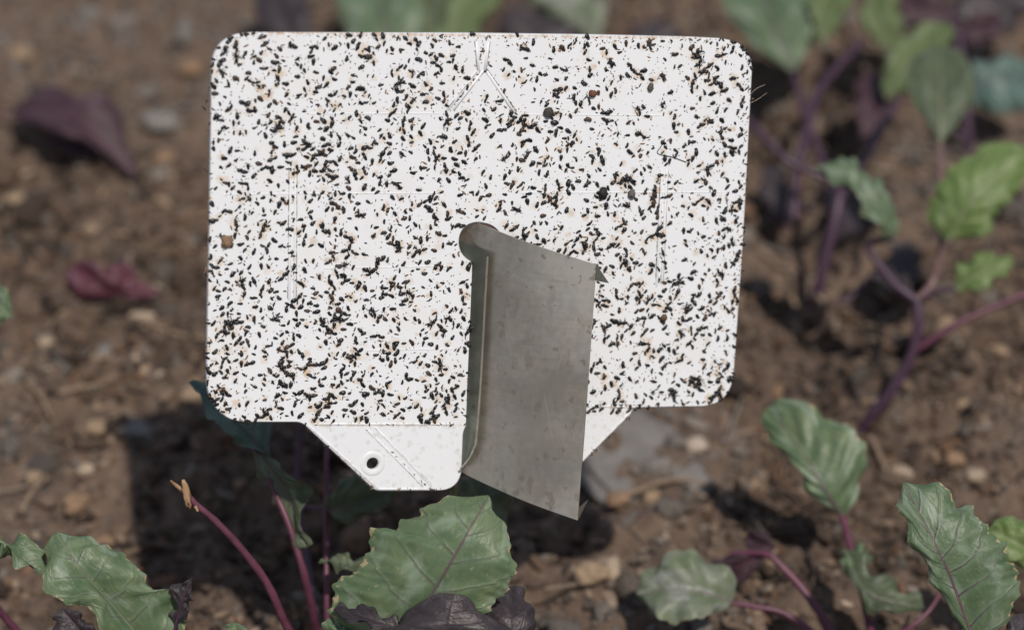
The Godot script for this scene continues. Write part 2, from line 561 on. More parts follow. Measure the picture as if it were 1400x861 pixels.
func beetle_mesh(kind: int) -> ArrayMesh:     # one millimetre long along x, lying on its belly or side; legs drawn in or splayed
	var r := RandomNumberGenerator.new()
	r.seed = 70 + kind
	var st := SurfaceTool.new()
	st.begin(Mesh.PRIMITIVE_TRIANGLES)
	var w := [0.28, 0.3, 0.25, 0.3, 0.26, 0.24][kind % 6] as float
	if kind >= 4:                              # curled up
		ball(st, Vector3(-0.2, 0.09, 0.13), Vector3(0.3, w * 0.95, 0.18), -0.7, 6, 8)
		ball(st, Vector3(0.05, 0.0, 0.13), Vector3(0.27, w, 0.18), 0.1, 6, 8)
	else:
		ball(st, Vector3(-0.08, 0, 0.14), Vector3(0.4, w, 0.2), 0.0, 7, 9)      # wing cases
	ball(st, Vector3(0.33, r.randf_range(-0.03, 0.03), 0.12), Vector3(0.13, w * 0.78, 0.15))   # thorax
	ball(st, Vector3(0.46, r.randf_range(-0.04, 0.04), 0.1), Vector3(0.07, w * 0.5, 0.09))    # head
	for s in [-1, 1]:
		for k in 4:
			if r.randf() < (0.97 if kind % 2 == 0 else 0.68): continue
			var x: float = [0.3, 0.08, -0.18, 0.47][k]
			var y: float = w * 0.85 * s
			var out := Vector3(x + r.randf_range(-0.16, 0.12), y + s * r.randf_range(0.08, 0.2), 0.08)
			var tip := out + Vector3(r.randf_range(-0.2, 0.1), s * r.randf_range(-0.02, 0.14), -0.05)
			add_tube(st, [Vector3(x, y * 0.8, 0.1), out, tip], [0.03, 0.026, 0.012], 4)
	return done(st)

func fly_mesh(kind: int) -> ArrayMesh:        # a crushed gnat or wasp, about 1 long: body, feelers, long splayed legs, folded wings
	var r := RandomNumberGenerator.new()
	r.seed = 200 + kind * 7
	var st := SurfaceTool.new()
	st.begin(Mesh.PRIMITIVE_TRIANGLES)
	var bend := r.randf_range(-0.6, 0.6)
	ball(st, Vector3(0.16, 0, 0.12), Vector3(0.17, 0.13, 0.12), 0.0, 6, 7)
	ball(st, Vector3(-0.2 * cos(bend) , -0.2 * sin(bend), 0.1), Vector3(0.26, 0.1, 0.1), bend, 6, 7)
	ball(st, Vector3(0.36, r.randf_range(-0.06, 0.06), 0.1), Vector3(0.08, 0.09, 0.08))
	for k in 7:
		var a := r.randf_range(-PI, PI)
		var l := r.randf_range(0.25, 0.55)
		var from := Vector3(r.randf_range(-0.25, 0.35), r.randf_range(-0.05, 0.05), 0.09)
		var knee := from + Vector3(cos(a), sin(a), 0.15) * l * 0.5
		var a2 := a + r.randf_range(-0.9, 0.9)
		var foot := knee + Vector3(cos(a2), sin(a2), 0) * l * 0.6
		foot.z = 0.02
		add_tube(st, [from, knee, foot], [0.026, 0.022, 0.012], 4)
	for s in [-1, 1]:
		if r.randf() < 0.6: ball(st, Vector3(-0.22, 0.14 * s, 0.08), Vector3(0.3, 0.055, 0.02), -0.45 * s + bend * 0.5, 6, 6)
	return done(st)

const PLACES := [
	[355, 90, "in the card's top left corner"], [480, 90, "by the card's top edge, left of the Y bead"], [610, 95, "just left of the Y bead"],
	[720, 95, "just right of the Y bead"], [850, 95, "by the card's top edge, beyond the grey grain"], [980, 110, "in the card's top right corner"],
	[335, 210, "by the card's upper left edge"], [450, 190, "above the card's left upright bead"], [570, 200, "under the Y bead's left arm"], [690, 215, "between the Y bead and the slot"],
	[800, 230, "above the metal bracket"], [870, 200, "above the card's right upright bead"], [970, 230, "by the card's upper right edge"],
	[335, 330, "outside the card's left upright bead"], [450, 320, "inside the card's left upright bead"], [570, 320, "left of the slot's round end"], [860, 350, "between bracket and right upright bead"],
	[960, 350, "outside the card's right upright bead"], [335, 450, "by the card's lower left edge"], [440, 440, "below the card's left upright bead"], [560, 440, "left of the bracket at mid height"],
	[860, 450, "right of the bracket, low on the card"], [960, 470, "by the card's lower right edge"], [350, 540, "in the card's bottom left corner"], [460, 540, "by the dark clump low on the card"],
	[580, 545, "above the card's left tab"], [850, 530, "above the card's right tab"], [960, 535, "in the card's bottom right corner"], [510, 630, "on the card's left tab"], [830, 590, "on the card's right tab"]]

func place_words(v: Vector2) -> String:
	var best := ""
	var far := 1e9
	for p in PLACES:
		var d := C(p[0], p[1]).distance_squared_to(v)
		if d < far:
			far = d
			best = p[2]
	return best

func lie(a: float) -> String:
	var k := int(roundf(fposmod(a, PI) / (PI / 4.0))) % 4
	return ["level", "right-leaning", "upright", "left-leaning"][k]

func card_insects(outline: PackedVector2Array) -> Array:
	# scatter first, then build: the 300 largest beetles one by one, the rest as one mass
	var spots := []                            # [place, angle, size mm, kind, clump]
	var inner: PackedVector2Array = Geometry2D.offset_polygon(outline, -0.7)[0]
	var body_bottom := C(500, 577).y
	var dens := FastNoiseLite.new()
	dens.seed = 31
	dens.frequency = 0.045
	var ok := func(v: Vector2) -> bool: return Geometry2D.is_point_in_polygon(v, inner)
	var beads := [[C(656, 70), 9.0], [C(635, 120), 8.0], [C(680, 120), 6.0]]
	var tries := 0
	while spots.size() < 2250 and tries < 80000:
		tries += 1
		var v := Vector2(rng.randf_range(-101, 101), rng.randf_range(-70, 70))
		if not ok.call(v): continue
		if v.y < body_bottom + 1.0 and rng.randf() > 0.05: continue
		var low := clampf((20.0 - v.y) / 90.0, 0, 1)
		var want := 0.62 + dens.get_noise_2d(v.x, v.y) * 0.26 + 0.28 * low - v.x * 0.0016
		if v.y > 45: want -= 0.12
		for b in beads:
			if v.distance_to(b[0]) < b[1]: want *= 0.35
		if rng.randf() > want: continue
		var crowded := false
		for q in spots:
			if q[0].distance_squared_to(v) < 3.2:
				crowded = true
				break
		if crowded: continue
		var n := 1
		var roll := rng.randf()
		if roll > 0.8: n = 2
		if roll > 0.935: n = 3
		if roll > 0.975: n = rng.randi_range(4, 6)
		var a := rng.randf() * TAU
		var p := v
		for k in n:
			var s := clampf(rng.randfn(2.1, 0.42), 1.1, 3.2)
			if ok.call(p): spots.append([p, a, s, rng.randi() % 6, n])
			a += rng.randf_range(-1.5, 1.5)
			p += Vector2.from_angle(a) * s * rng.randf_range(0.55, 0.95) + Vector2.from_angle(a + PI / 2) * rng.randf_range(-0.5, 0.5)
	# the dark heaps that stand out on the card
	for h in [[447, 545, 14, 2.6], [318, 447, 13, 3.0], [500, 74, 8, 2.2], [478, 492, 9, 2.6], [700, 165, 9, 1.9], [391, 505, 7, 1.8], [950, 75, 8, 2.2], [972, 545, 11, 2.6], [955, 525, 9, 2.6], [640, 470, 6, 2.0], [855, 245, 9, 2.4], [640, 590, 0, 2], [820, 510, 6, 2.2], [305, 545, 7, 2.0], [906, 320, 6, 2.2]]:
		for k in int(h[2] * 0.75):
			var v: Vector2 = C(h[0], h[1]) + Vector2(rng.randfn(0, h[3]), rng.randfn(0, h[3]) * 0.8)
			if ok.call(v): spots.append([v, rng.randf() * TAU, rng.randf_range(1.8, 2.7), rng.randi() % 6, 9])
	# a row along the very edges, some hanging over
	for k in 90:
		var i := rng.randi() % outline.size()
		var v := outline[i].lerp(outline[(i + 1) % outline.size()], rng.randf())
		if v.y < body_bottom - 1.0 or (absf(v.x - C(650, 400).x) < 16 and v.y < 5): continue
		spots.append([v * 0.997, rng.randf() * TAU, rng.randf_range(1.5, 2.3), rng.randi() % 6, 1])
	spots.sort_custom(func(p, q): return p[2] > q[2])
	var kinds := []
	for k in 6: kinds.append(beetle_mesh(k))
	var top := CARD_THICK * 0.5 + 0.02
	var rest := []
	var named := []
	for i in spots.size():
		var s: Array = spots[i]
		var b := Basis(Vector3.BACK, s[1]) * Basis(Vector3.RIGHT, rng.randf_range(-0.5, 0.5)) * Basis.from_scale(Vector3(s[2], s[2] * rng.randf_range(0.85, 1.15), s[2] * 0.9))
		var xf := card_xf * Transform3D(Basis.from_scale(Vector3.ONE * 0.001) * b, Vector3(s[0].x, s[0].y, top) * 0.001)
		if i < 300:
			var o := part("beetle", kinds[s[3]], M.beetle if rng.randf() < 0.88 else M.beetle_brown)
			o.transform = xf
			var crowd: String = {1: "lone", 2: "paired", 3: "clustered", 9: "heaped"}.get(s[4], "chained")
			tag(o, "%s %s black beetle %s" % [lie(s[1]), crowd, place_words(s[0])], "beetle", "small black beetles stuck to the white card")
			named.append([o, s[0].x])
		else:
			rest.append([xf, s[3]])
	var many := [[], [], [], []]
	for q in rest: many[3 if rng.randf() < 0.1 else [0, 1, 0, 1, 2, 2][q[1]]].append(q[0])
	for k in 4:
		var mm := MultiMesh.new()
		mm.transform_format = MultiMesh.TRANSFORM_3D
		mm.mesh = kinds[[2, 1, 4, 0][k]]
		mm.instance_count = many[k].size()
		for i in many[k].size(): mm.set_instance_transform(i, many[k][i])
		var mi := MultiMeshInstance3D.new()
		mi.name = ["small_beetles", "small_legged_beetles", "small_curled_beetles", "small_brown_beetles"][k]
		mi.multimesh = mm
		mi.material_override = M.beetle_brown if k == 3 else M.beetle
		add_child(mi)
		tag(mi, ["the many smaller smooth black beetles stuck all over the white card", "the many smaller black beetles with legs showing, stuck all over the card", "the many smaller curled black beetles stuck all over the white card", "the smaller dark brown beetles stuck here and there on the card"][k], "beetles", "", "stuff")
	# long-legged flies and gnats
	var fkinds := []
	for k in 7: fkinds.append(fly_mesh(k))
	var flies := [[378, 175, 4.6], [418, 195, 4.4], [610, 165, 5.0], [545, 112, 4.4], [322, 78, 4.2], [302, 98, 3.8], [966, 233, 5.0], [705, 285, 4.2], [860, 245, 5.4], [468, 362, 4.6], [510, 425, 5.0], [462, 435, 5.4], [318, 440, 6.0], [375, 435, 4.6], [590, 440, 4.6], [640, 450, 4.6], [926, 385, 5.8], [938, 420, 5.2], [930, 455, 4.6], [920, 540, 4.6], [955, 520, 5.0], [475, 245, 4.0], [440, 210, 4.2], [515, 535, 4.2], [420, 540, 5.0], [382, 500, 4.2], [545, 335, 4.0], [770, 95, 4.2], [835, 85, 4.0], [955, 85, 4.4], [855, 280, 4.0], [873, 150, 4.6], [1000, 330, 3.8], [885, 410, 4.2], [850, 440, 4.6], [600, 500, 4.4], [560, 400, 4.2], [330, 385, 4.2], [540, 250, 4.2], [905, 105, 3.8], [690, 215, 3.8], [595, 215, 4.0], [1010, 275, 3.8], [720, 210, 4.0]]
	for f in flies:
		var v := C(f[0], f[1])
		if not ok.call(v): continue
		var a := rng.randf() * TAU
		var o := part("fly", fkinds[rng.randi() % 7], M.beetle)
		o.transform = card_xf * Transform3D(Basis.from_scale(Vector3.ONE * 0.001) * Basis(Vector3.BACK, a) * Basis.from_scale(Vector3.ONE * f[2] * rng.randf_range(0.85, 1.1)), Vector3(v.x, v.y, top) * 0.001)
		tag(o, "%s dark long-legged fly %s" % [lie(a), place_words(v)], "fly", "long-legged flies stuck to the white card")
		named.append([o, v.x])
		spots.append([v, a, 3.5, 0, 5])
	# those that lie alike in one place are told apart by their order from left to right
	named.sort_custom(func(p, q): return p[1] < q[1])
	var alike := {}
	for n in named:
		var l: String = n[0].get_meta("label")
		if not alike.has(l): alike[l] = []
		alike[l].append(n[0])
	for l: String in alike:
		var row: Array = alike[l]
		for i in row.size():
			if row.size() > 1: row[i].set_meta("label", ["leftmost", "second-from-left", "third-from-left", "fourth-from-left", "fifth-from-left", "sixth-from-left"][mini(i, 5)] + " " + l if i < row.size() - 1 or i == 0 else "rightmost " + l)
	# dust-sized crumbs of insects
	var sp := MultiMesh.new()
	sp.transform_format = MultiMesh.TRANSFORM_3D
	sp.use_colors = true
	var st := SurfaceTool.new()
	st.begin(Mesh.PRIMITIVE_TRIANGLES)
	ball(st, Vector3.ZERO, Vector3(0.5, 0.3, 0.25), 0.0, 4, 5)
	sp.mesh = done(st)
	var dots := []
	tries = 0
	while dots.size() < 6200 and tries < 90000:
		tries += 1
		var v: Vector2
		if rng.randf() < 0.45:
			v = spots[rng.randi() % spots.size()][0] + Vector2(rng.randfn(0, 1.5), rng.randfn(0, 1.5))
		else:
			v = Vector2(rng.randf_range(-101, 101), rng.randf_range(-70, 70))
			if rng.randf() > 0.55 + dens.get_noise_2d(v.y * 1.3, v.x * 1.3) * 0.9 + (0.3 if v.y > 40 or absf(v.x) > 85 else 0.0): continue
		if not ok.call(v): continue
		if v.y < body_bottom and rng.randf() > 0.5: continue
		dots.append(v)
	for g in [[C(398, 232), C(399, 405), 26, 0.8], [C(907, 232), C(903, 390), 30, 0.8], [C(663, 95), C(706, 155), 44, 0.45], [C(655, 95), C(615, 150), 26, 0.7], [C(658, 58), C(657, 92), 16, 0.9], [C(430, 579), C(620, 579), 46, 0.35], [C(500, 585), C(580, 662), 30, 0.4], [C(418, 586), C(510, 667), 34, 0.5], [C(868, 561), C(800, 627), 40, 0.5], [C(515, 668), C(606, 668), 22, 0.4], [C(812, 553), C(870, 555), 18, 0.5], [C(340, 47), C(980, 55), 90, 0.8], [C(286, 100), C(281, 520), 90, 0.8], [C(1026, 100), C(1002, 520), 110, 0.9]]:
		for k in g[2]:
			var v: Vector2 = g[0].lerp(g[1], rng.randf())
			dots.append(v + Vector2(rng.randfn(0, g[3]), rng.randfn(0, g[3] * 0.5)))
	sp.instance_count = dots.size()
	for i in dots.size():
		var s := rng.randf_range(0.25, 0.66) if rng.randf() < 0.82 else rng.randf_range(0.7, 1.2)
		var b := Basis(Vector3.BACK, rng.randf() * TAU) * Basis.from_scale(Vector3(s * rng.randf_range(1.0, 2.0), s, s))
		sp.set_instance_transform(i, Transform3D(Basis.from_scale(Vector3.ONE * 0.001) * b, Vector3(dots[i].x, dots[i].y, top + 0.05) * 0.001))
		var c := Color(0.012, 0.011, 0.012)
		if rng.randf() < 0.42: c = Color(0.09, 0.05, 0.03).lerp(Color(0.3, 0.17, 0.08), rng.randf())
		elif rng.randf() < 0.3: c = Color(0.06, 0.05, 0.05)
		sp.set_instance_color(i, c)
	var si := MultiMeshInstance3D.new()
	si.name = "insect_specks"
	si.multimesh = sp
	si.material_override = M.speck
	si.transform = card_xf
	add_child(si)
	tag(si, "tiny black and brown specks of insect dust stuck to the white card", "insect dust", "", "stuff")
	return spots

func card_stains(spots: Array) -> void:
	# ochre seepage round the insects and a faint cream grime along the rim, soaked into the glue
	var w := 2040
	var h := 1760
	var im := Image.create(w, h, false, Image.FORMAT_RGB8)
	var base := lin(0.745, 0.765, 0.81)
	im.fill(base)
	var mott := FastNoiseLite.new()
	mott.frequency = 0.02
	var blot := func(c: Vector2, r: float, col: Color, strength: float):
		var q := card_uv(c) * Vector2(w, h)
		var rr := int(r * 10.0)
		for y in range(maxi(0, int(q.y) - rr), mini(h, int(q.y) + rr)):
			for x in range(maxi(0, int(q.x) - rr), mini(w, int(q.x) + rr)):
				var d := Vector2(x - q.x, y - q.y).length() / rr + 0.45 * mott.get_noise_2d(x * 3.0, y * 3.0)
				if d < 1.0: im.set_pixel(x, y, im.get_pixel(x, y).lerp(col, strength * (1.0 - d * d)))
	var ochre := [lin(0.55, 0.36, 0.2), lin(0.6, 0.42, 0.3), lin(0.48, 0.33, 0.2), lin(0.62, 0.5, 0.4)]
	for s in spots:
		if rng.randf() < (0.9 if s[4] > 2 else 0.32):
			blot.call(s[0] + Vector2(rng.randfn(0, 0.7), rng.randfn(0, 0.7)), rng.randf_range(0.8, 2.2), ochre[rng.randi() % 4], rng.randf_range(0.15, 0.5))
	for k in 420:                              # stray rusty dots
		blot.call(Vector2(rng.randf_range(-100, 100), rng.randf_range(-69, 69)), rng.randf_range(0.25, 0.6), ochre[rng.randi() % 3], rng.randf_range(0.15, 0.6))
	for k in 60:                               # wide faint smears
		blot.call(Vector2(rng.randf_range(-100, 100), rng.randf_range(-69, 69)), rng.randf_range(4.0, 8.0), lin(0.7, 0.65, 0.58), rng.randf_range(0.05, 0.16))
	for k in 260:                              # dull rubbed dirt on the tabs
		blot.call(C(rng.randf_range(430, 630), rng.randf_range(580, 668)) if rng.randf() < 0.7 else C(rng.randf_range(795, 870), rng.randf_range(556, 630)), rng.randf_range(0.3, 1.3), lin(0.42, 0.39, 0.37), rng.randf_range(0.06, 0.28))
	for k in 240:                              # rim grime
		var t := rng.randf()
		var c: Vector2 = [C(lerpf(330, 990, t), 46 + t * 5), C(287 - 5 * t, lerpf(90, 530, t)), C(1029 - 26 * t, lerpf(90, 520, t)), C(lerpf(420, 640, t), 580), C(lerpf(410, 512, t), lerpf(580, 668, t)), C(lerpf(868, 800, t), lerpf(560, 628, t))][rng.randi() % 6]
		blot.call(c, rng.randf_range(0.5, 1.6), lin(0.52, 0.42, 0.32), rng.randf_range(0.08, 0.3))
	for g in [[648, 56, 651, 96], [669, 57, 664, 96], [651, 97, 609, 150], [661, 97, 620, 150], [666, 95, 706, 153], [394, 228, 392, 408], [405, 230, 404, 405], [902, 232, 895, 390], [913, 232, 906, 388], [430, 581, 620, 581], [499, 587, 577, 664], [512, 584, 590, 662], [424, 585, 518, 669], [812, 557, 866, 557]]:  # gathered dirt and ridge shade, painted together as dark lines along the beads
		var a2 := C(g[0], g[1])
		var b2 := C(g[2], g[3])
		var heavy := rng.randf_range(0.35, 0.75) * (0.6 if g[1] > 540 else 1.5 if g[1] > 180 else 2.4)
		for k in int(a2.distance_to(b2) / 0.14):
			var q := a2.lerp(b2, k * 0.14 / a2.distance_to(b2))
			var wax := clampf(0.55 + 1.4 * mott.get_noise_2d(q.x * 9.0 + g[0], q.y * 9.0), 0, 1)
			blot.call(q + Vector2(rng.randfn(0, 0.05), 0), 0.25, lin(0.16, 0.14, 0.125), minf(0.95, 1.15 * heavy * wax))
	for k in 520:                              # brown line along the top rim and corners
		var t := rng.randf()
		blot.call(C(lerpf(318, 1000, t), 44.5 + t * 8.0 - rng.randf() * 1.5), rng.randf_range(0.3, 0.8), lin(0.5, 0.35, 0.25), rng.randf_range(0.1, 0.45))
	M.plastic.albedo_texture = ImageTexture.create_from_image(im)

# ---------------------------------------------------------------- the card and its bracket
func arc_px(pts: Array) -> PackedVector2Array:
	var out := PackedVector2Array()
	var q := v2(pts)
	for turn in 2:                              # round the corners off
		var r := []
		for i in q.size():
			var b: Vector2 = q[i]
			for o in [q[i - 1], q[(i + 1) % q.size()]]:
				r.append(b + (o - b).limit_length(minf((o - b).length() * 0.27, 4.0 - turn * 2.0)))
		q = r
	for v in q: out.append(C(v.x, v.y))
	return out

func build_card() -> PackedVector2Array:
	var card := Node3D.new()
	card.name = numbered("sticky_card")
	add_child(card)
	card.transform = card_xf
	tag(card, "white rectangular plastic sticky card speckled with insects, slotted over a metal bracket", "sticky card")
	var outline := arc_px([287.6, 92, 289, 80, 293, 69, 299, 60, 308, 52.5, 321, 46.5, 340, 43.8, 640, 44.6, 814, 46.9, 940, 49.8, 985, 52, 1003, 55.5, 1015, 62, 1024, 74, 1028.5, 90,
		1016, 330, 1003.5, 508, 1001, 524, 994, 539, 982, 550, 965, 555.5, 876, 557, 868, 558, 775, 650, 690, 653, 676, 650, 688, 345, 684, 320, 672, 308, 652, 303, 636, 308, 627.5, 321, 627, 338, 634, 351, 647, 359,
		645, 480, 643.5, 573, 633, 588, 631, 640, 629, 652, 623, 662, 614, 668, 604, 670.5, 512, 671, 411, 577, 330, 577, 312, 573, 296, 561, 285, 545, 281, 525, 281, 487, 284, 330])
	var hole := PackedVector2Array()
	var hc := C(508.5, 633)
	for k in 20: hole.append(hc + Vector2.from_angle(TAU * k / 20.0) * 2.25)
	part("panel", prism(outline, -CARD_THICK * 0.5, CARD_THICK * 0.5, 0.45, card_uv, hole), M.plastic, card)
	# moulded beads
	for b in [[650, 56, 653, 96], [667, 57, 662, 96], [652, 96, 611, 150], [660, 96, 618, 150], [664, 96, 703, 154],
			[396, 228, 394, 410], [403, 228, 402, 408], [904, 230, 897, 392], [911, 230, 904, 388],
			[428, 579, 622, 579], [500, 585, 578, 664], [510, 582, 590, 664], [420, 580, 516, 668], [516, 667.5, 584, 667.5], [808, 554, 868, 555.5], [862, 562, 790, 634]]:
		var edge: bool = b[1] > 540
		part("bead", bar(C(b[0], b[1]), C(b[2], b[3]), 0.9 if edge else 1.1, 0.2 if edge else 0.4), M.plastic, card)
	for b in [[420, 155, 600, 154.5], [716, 156, 905, 157], [300, 265, 610, 263], [705, 263, 990, 262], [440, 366, 620, 363], [500, 478, 620, 476]]:
		part("mould_line", bar(C(b[0], b[1]), C(b[2], b[3]), 0.5, 0.1), M.plastic, card)
	# eyelet: a washer round the hole
	var p := []
	var uv := []
	for i in 33:
		var d := Vector2.from_angle(TAU * i / 32.0)
		for q in [[2.26, -0.6], [2.26, 0.04], [2.4, 0.16], [3.6, 0.15], [4.4, 0.17], [4.65, -0.02]]:
			var v: Vector2 = hc + d * q[0]
			p.append(Vector3(v.x, v.y, q[1] + CARD_THICK * 0.5) * 0.001)
			uv.append(card_uv(v))
	part("eyelet", grid_mesh(p, uv, 33, 6), M.eyelet, card)
	return outline

func sheet(corners: Array, bulge: float, thick: float, face: Vector3, curl := 0.0) -> ArrayMesh:
	# corners: left top, right top, right bottom, left bottom, with rows of points between; a sheet bent about its upright axis, closed all round
	var rows := 10
	var cols := 24
	var st := SurfaceTool.new()
	st.begin(Mesh.PRIMITIVE_TRIANGLES)
	var g := []
	for r in rows:
		for c in cols:
			var u := float(c) / (cols - 1)
			var v := float(r) / (rows - 1)
			var top: Vector3 = corners[0].lerp(corners[1], u)
			var bot: Vector3 = corners[3].lerp(corners[2], u)
			g.append(top.lerp(bot, v) + face * (bulge * sin(PI * clampf((u - 0.2) / 0.8, 0, 1)) +  0.0004 * sin(v * 4.0 + u * 3.0) - curl * pow(clampf(1.0 - u / 0.22, 0, 1), 1.5)))
	for side in 2:
		for r in rows - 1:
			for c in cols - 1:
				var a := r * cols + c
				for k in ([a, a + 1, a + cols, a + 1, a + cols + 1, a + cols] if side == 0 else [a, a + cols, a + 1, a + 1, a + cols, a + cols + 1]):
					st.set_smooth_group(side)
					st.add_vertex(g[k] - face * thick * side)
	var rim := []
	for c in cols: rim.append(c)
	for r in range(1, rows): rim.append(r * cols + cols - 1)
	for c in range(cols - 2, -1, -1): rim.append((rows - 1) * cols + c)
	for r in range(rows - 2, 0, -1): rim.append(r * cols)
	for i in rim.size():
		var a: Vector3 = g[rim[i]]
		var b: Vector3 = g[rim[(i + 1) % rim.size()]]
		for q in [a, b, b - face * thick, a, b - face * thick, a - face * thick]:
			st.set_smooth_group(7 + i)
			st.add_vertex(q)
	st.generate_normals()
	return st.commit()

func flat_piece(pts: Array, thick: Vector3) -> ArrayMesh:        # a small flat cutting of sheet metal
	var st := SurfaceTool.new()
	st.begin(Mesh.PRIMITIVE_TRIANGLES)
	st.set_smooth_group(-1)
	for i in range(1, pts.size() - 1):
		for q in [pts[0], pts[i], pts[i + 1]]: st.add_vertex(q)
		for q in [pts[0], pts[i + 1], pts[i]]: st.add_vertex(q + thick)
	for i in pts.size():
		var a: Vector3 = pts[i]
		var b: Vector3 = pts[(i + 1) % pts.size()]
		for q in [a, b, b + thick, a, b + thick, a + thick]: st.add_vertex(q)
	st.generate_normals()
	return st.commit()

func build_bracket() -> void:
	var foot := on_ground(622, 985)
	var o := thing("metal_bracket", foot, "grey galvanised sheet metal bracket running through the slot of the white card", "bracket")
	var out := 0.026
	var xt := at(651, 304, card_depth(651, 304))
	var xb := at(634, 648, card_depth(634, 648))
	var rt := at(815, 362, card_depth(815, 362) - out)
	var rb := at(790, 711, card_depth(790, 711) - out)
	var lt := xt + (xt - rt) * 0.24
	var lb := xb + (xb - rb) * 0.24
	var face := (rt - xt).cross(xb - xt).normalized()
	if face.dot(EYE - xt) < 0: face = -face
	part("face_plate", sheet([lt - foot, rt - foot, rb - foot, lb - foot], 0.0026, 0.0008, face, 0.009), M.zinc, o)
	# tongue folded along the inner edge of the plate, round at its lower end
	var plane := func(px: float, py: float, lift: float) -> Vector3:
		var s := sight(px, py)
		return EYE + s * (face.dot(xt - EYE) / face.dot(s)) + face * lift - foot
	var tp := []
	var tuv := []
	var edge := [[626, 327, 673, 345], [625, 345, 672, 352], [627, 380, 670, 385], [628, 430, 667, 432], [628, 480, 664, 480], [627, 530, 661, 530], [632, 575, 658, 575], [633, 600, 655, 600], [633, 616, 650.5, 616], [633, 628, 644, 628], [633, 635, 639, 635], [633, 638, 634, 638]]
	for e in edge:
		for c in 9:
			var u := c / 8.0
			tp.append(plane.call(lerpf(e[0], e[2], u), lerpf(e[1], e[3], u), 0.0040 - 0.0030 * (1.0 - u) - 0.0012 * sin(PI * u)))
			tuv.append(Vector2(u, e[1] * 0.01))
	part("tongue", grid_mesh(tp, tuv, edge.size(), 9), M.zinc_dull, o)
	var hem := []
	for q in [[671, 348], [667, 420], [661.5, 520], [655.5, 596], [652, 610], [646, 623], [639, 632], [634, 637]]: hem.append(plane.call(q[0], q[1], 0.0041))
	part("hem", tube_mesh(hem, 0.00045, 0.00045, 7, 30), M.zinc, o)
	# cut corners bent away behind the free edge
	var tip := at(832, 387, card_depth(832, 387) - out + 0.012) - foot
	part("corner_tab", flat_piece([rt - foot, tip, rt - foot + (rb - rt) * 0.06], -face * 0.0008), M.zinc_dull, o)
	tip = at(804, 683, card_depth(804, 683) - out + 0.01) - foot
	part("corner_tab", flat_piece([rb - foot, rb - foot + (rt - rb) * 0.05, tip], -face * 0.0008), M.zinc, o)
	# flat stake behind the card, down into the soil
	var st_top := at(628, 560, card_depth(628, 560) + 0.006) - foot
	var st_low := at(618, 690, card_depth(618, 690) + 0.006) - foot
	var low := st_low + (st_low - st_top) * 0.75
	low.y = -0.03
	var across := card_xf.basis.x.normalized() * 0.0011
	var st := SurfaceTool.new()
	st.begin(Mesh.PRIMITIVE_TRIANGLES)
	add_tube(st, [st_top, st_low, low], [0.0018, 0.0018, 0.0018], 6)
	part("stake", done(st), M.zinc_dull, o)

# ---------------------------------------------------------------- soil
func dry(x: float, z: float) -> float:       # 1 where the bed has dried to grey, -1 where damp or darkened to paint shade
	var d := clampf(soil_noise.get_noise_2d(x * 60.0 + 300.0, z * 60.0) * 1.6, -0.6, 0.6)
	for q in dry_and_shade_spots:
		var r: float = Vector2(x - q[0].x, z - q[0].z).length() / q[1]
		d += q[2] * exp(-r * r)
	return clampf(d, -1.0, 1.0)

func dried_or_shaded(c: Color, x: float, z: float) -> Color:
	var d := dry(x, z)
	if d > 0.0: return c.lerp(Color(0.27, 0.25, 0.24), d * 0.8)
	return c.lerp(Color(0.05, 0.036, 0.028), -d * 0.6)

func build_ground() -> void:
	var n := 300
	var p := []
	var cols := PackedColorArray()
	var uv := []
	for i in n:
		for j in n:
			var a := (float(i) / (n - 1) - 0.5) * 2.0
			var b := (float(j) / (n - 1) - 0.5) * 2.0
			var x := a * 0.62 + signf(a) * pow(absf(a), 14.0) * 90.0
			var z := b * 0.62 + signf(b) * pow(absf(b), 14.0) * 90.0 - 1.08
			p.append(Vector3(x, soil(x, z), z))
			var w := dried_or_shaded(Color(0.11, 0.08, 0.06), x, z)
			cols.append(Color(w.r / 0.11, w.g / 0.08, w.b / 0.06))
			uv.append(Vector2(x, z))
	var g := part("ground", grid_mesh(p, uv, n, n, cols), M.soil)
	tag(g, "brown crumbly garden soil of the seed bed", "", "", "structure")

func scatter(called: String, meshes: Array, count: int, lo: float, hi: float, colours: Array, label: String, category: String, seed_: int, flat := 1.0) -> void:
	var r := RandomNumberGenerator.new()
	r.seed = seed_
	var mm := MultiMesh.new()
	mm.transform_format = MultiMesh.TRANSFORM_3D
	mm.use_colors = true
	mm.mesh = meshes[0]
	mm.instance_count = count
	var clump := FastNoiseLite.new()
	clump.seed = seed_
	clump.frequency = 0.09
	for i in count:
		var x := 0.0
		var z := 0.0
		for t in 4:
			x = r.randf_range(-0.45, 0.45)
			z = r.randf_range(-1.55, -0.62)
			if dry(x, z) > 0.62 and r.randf() < 0.6: continue
			if r.randf() < 0.55 + clump.get_noise_2d(x * 100, z * 100): break
		var s := lo * pow(hi / lo, pow(r.randf(), 1.6))
		var b := Basis(Vector3.UP, r.randf() * TAU) * Basis(Vector3.RIGHT, r.randf_range(-0.45, 0.45)) * Basis(Vector3.BACK, r.randf_range(-0.45, 0.45)) * Basis.from_scale(Vector3(s, s * flat, s * r.randf_range(0.6, 1.0)))
		mm.set_instance_transform(i, Transform3D(b, Vector3(x, soil(x, z) + s * 0.14 * flat, z)))
		var c: Color = colours[r.randi() % colours.size()]
		var k := r.randf_range(0.5, 1.5)
		mm.set_instance_color(i, dried_or_shaded(Color(c.r * k, c.g * k, c.b * k), x, z))
	var o := MultiMeshInstance3D.new()
	o.name = called
	o.multimesh = mm
	o.material_override = M.crumb
	add_child(o)
	tag(o, label, category, "", "stuff")

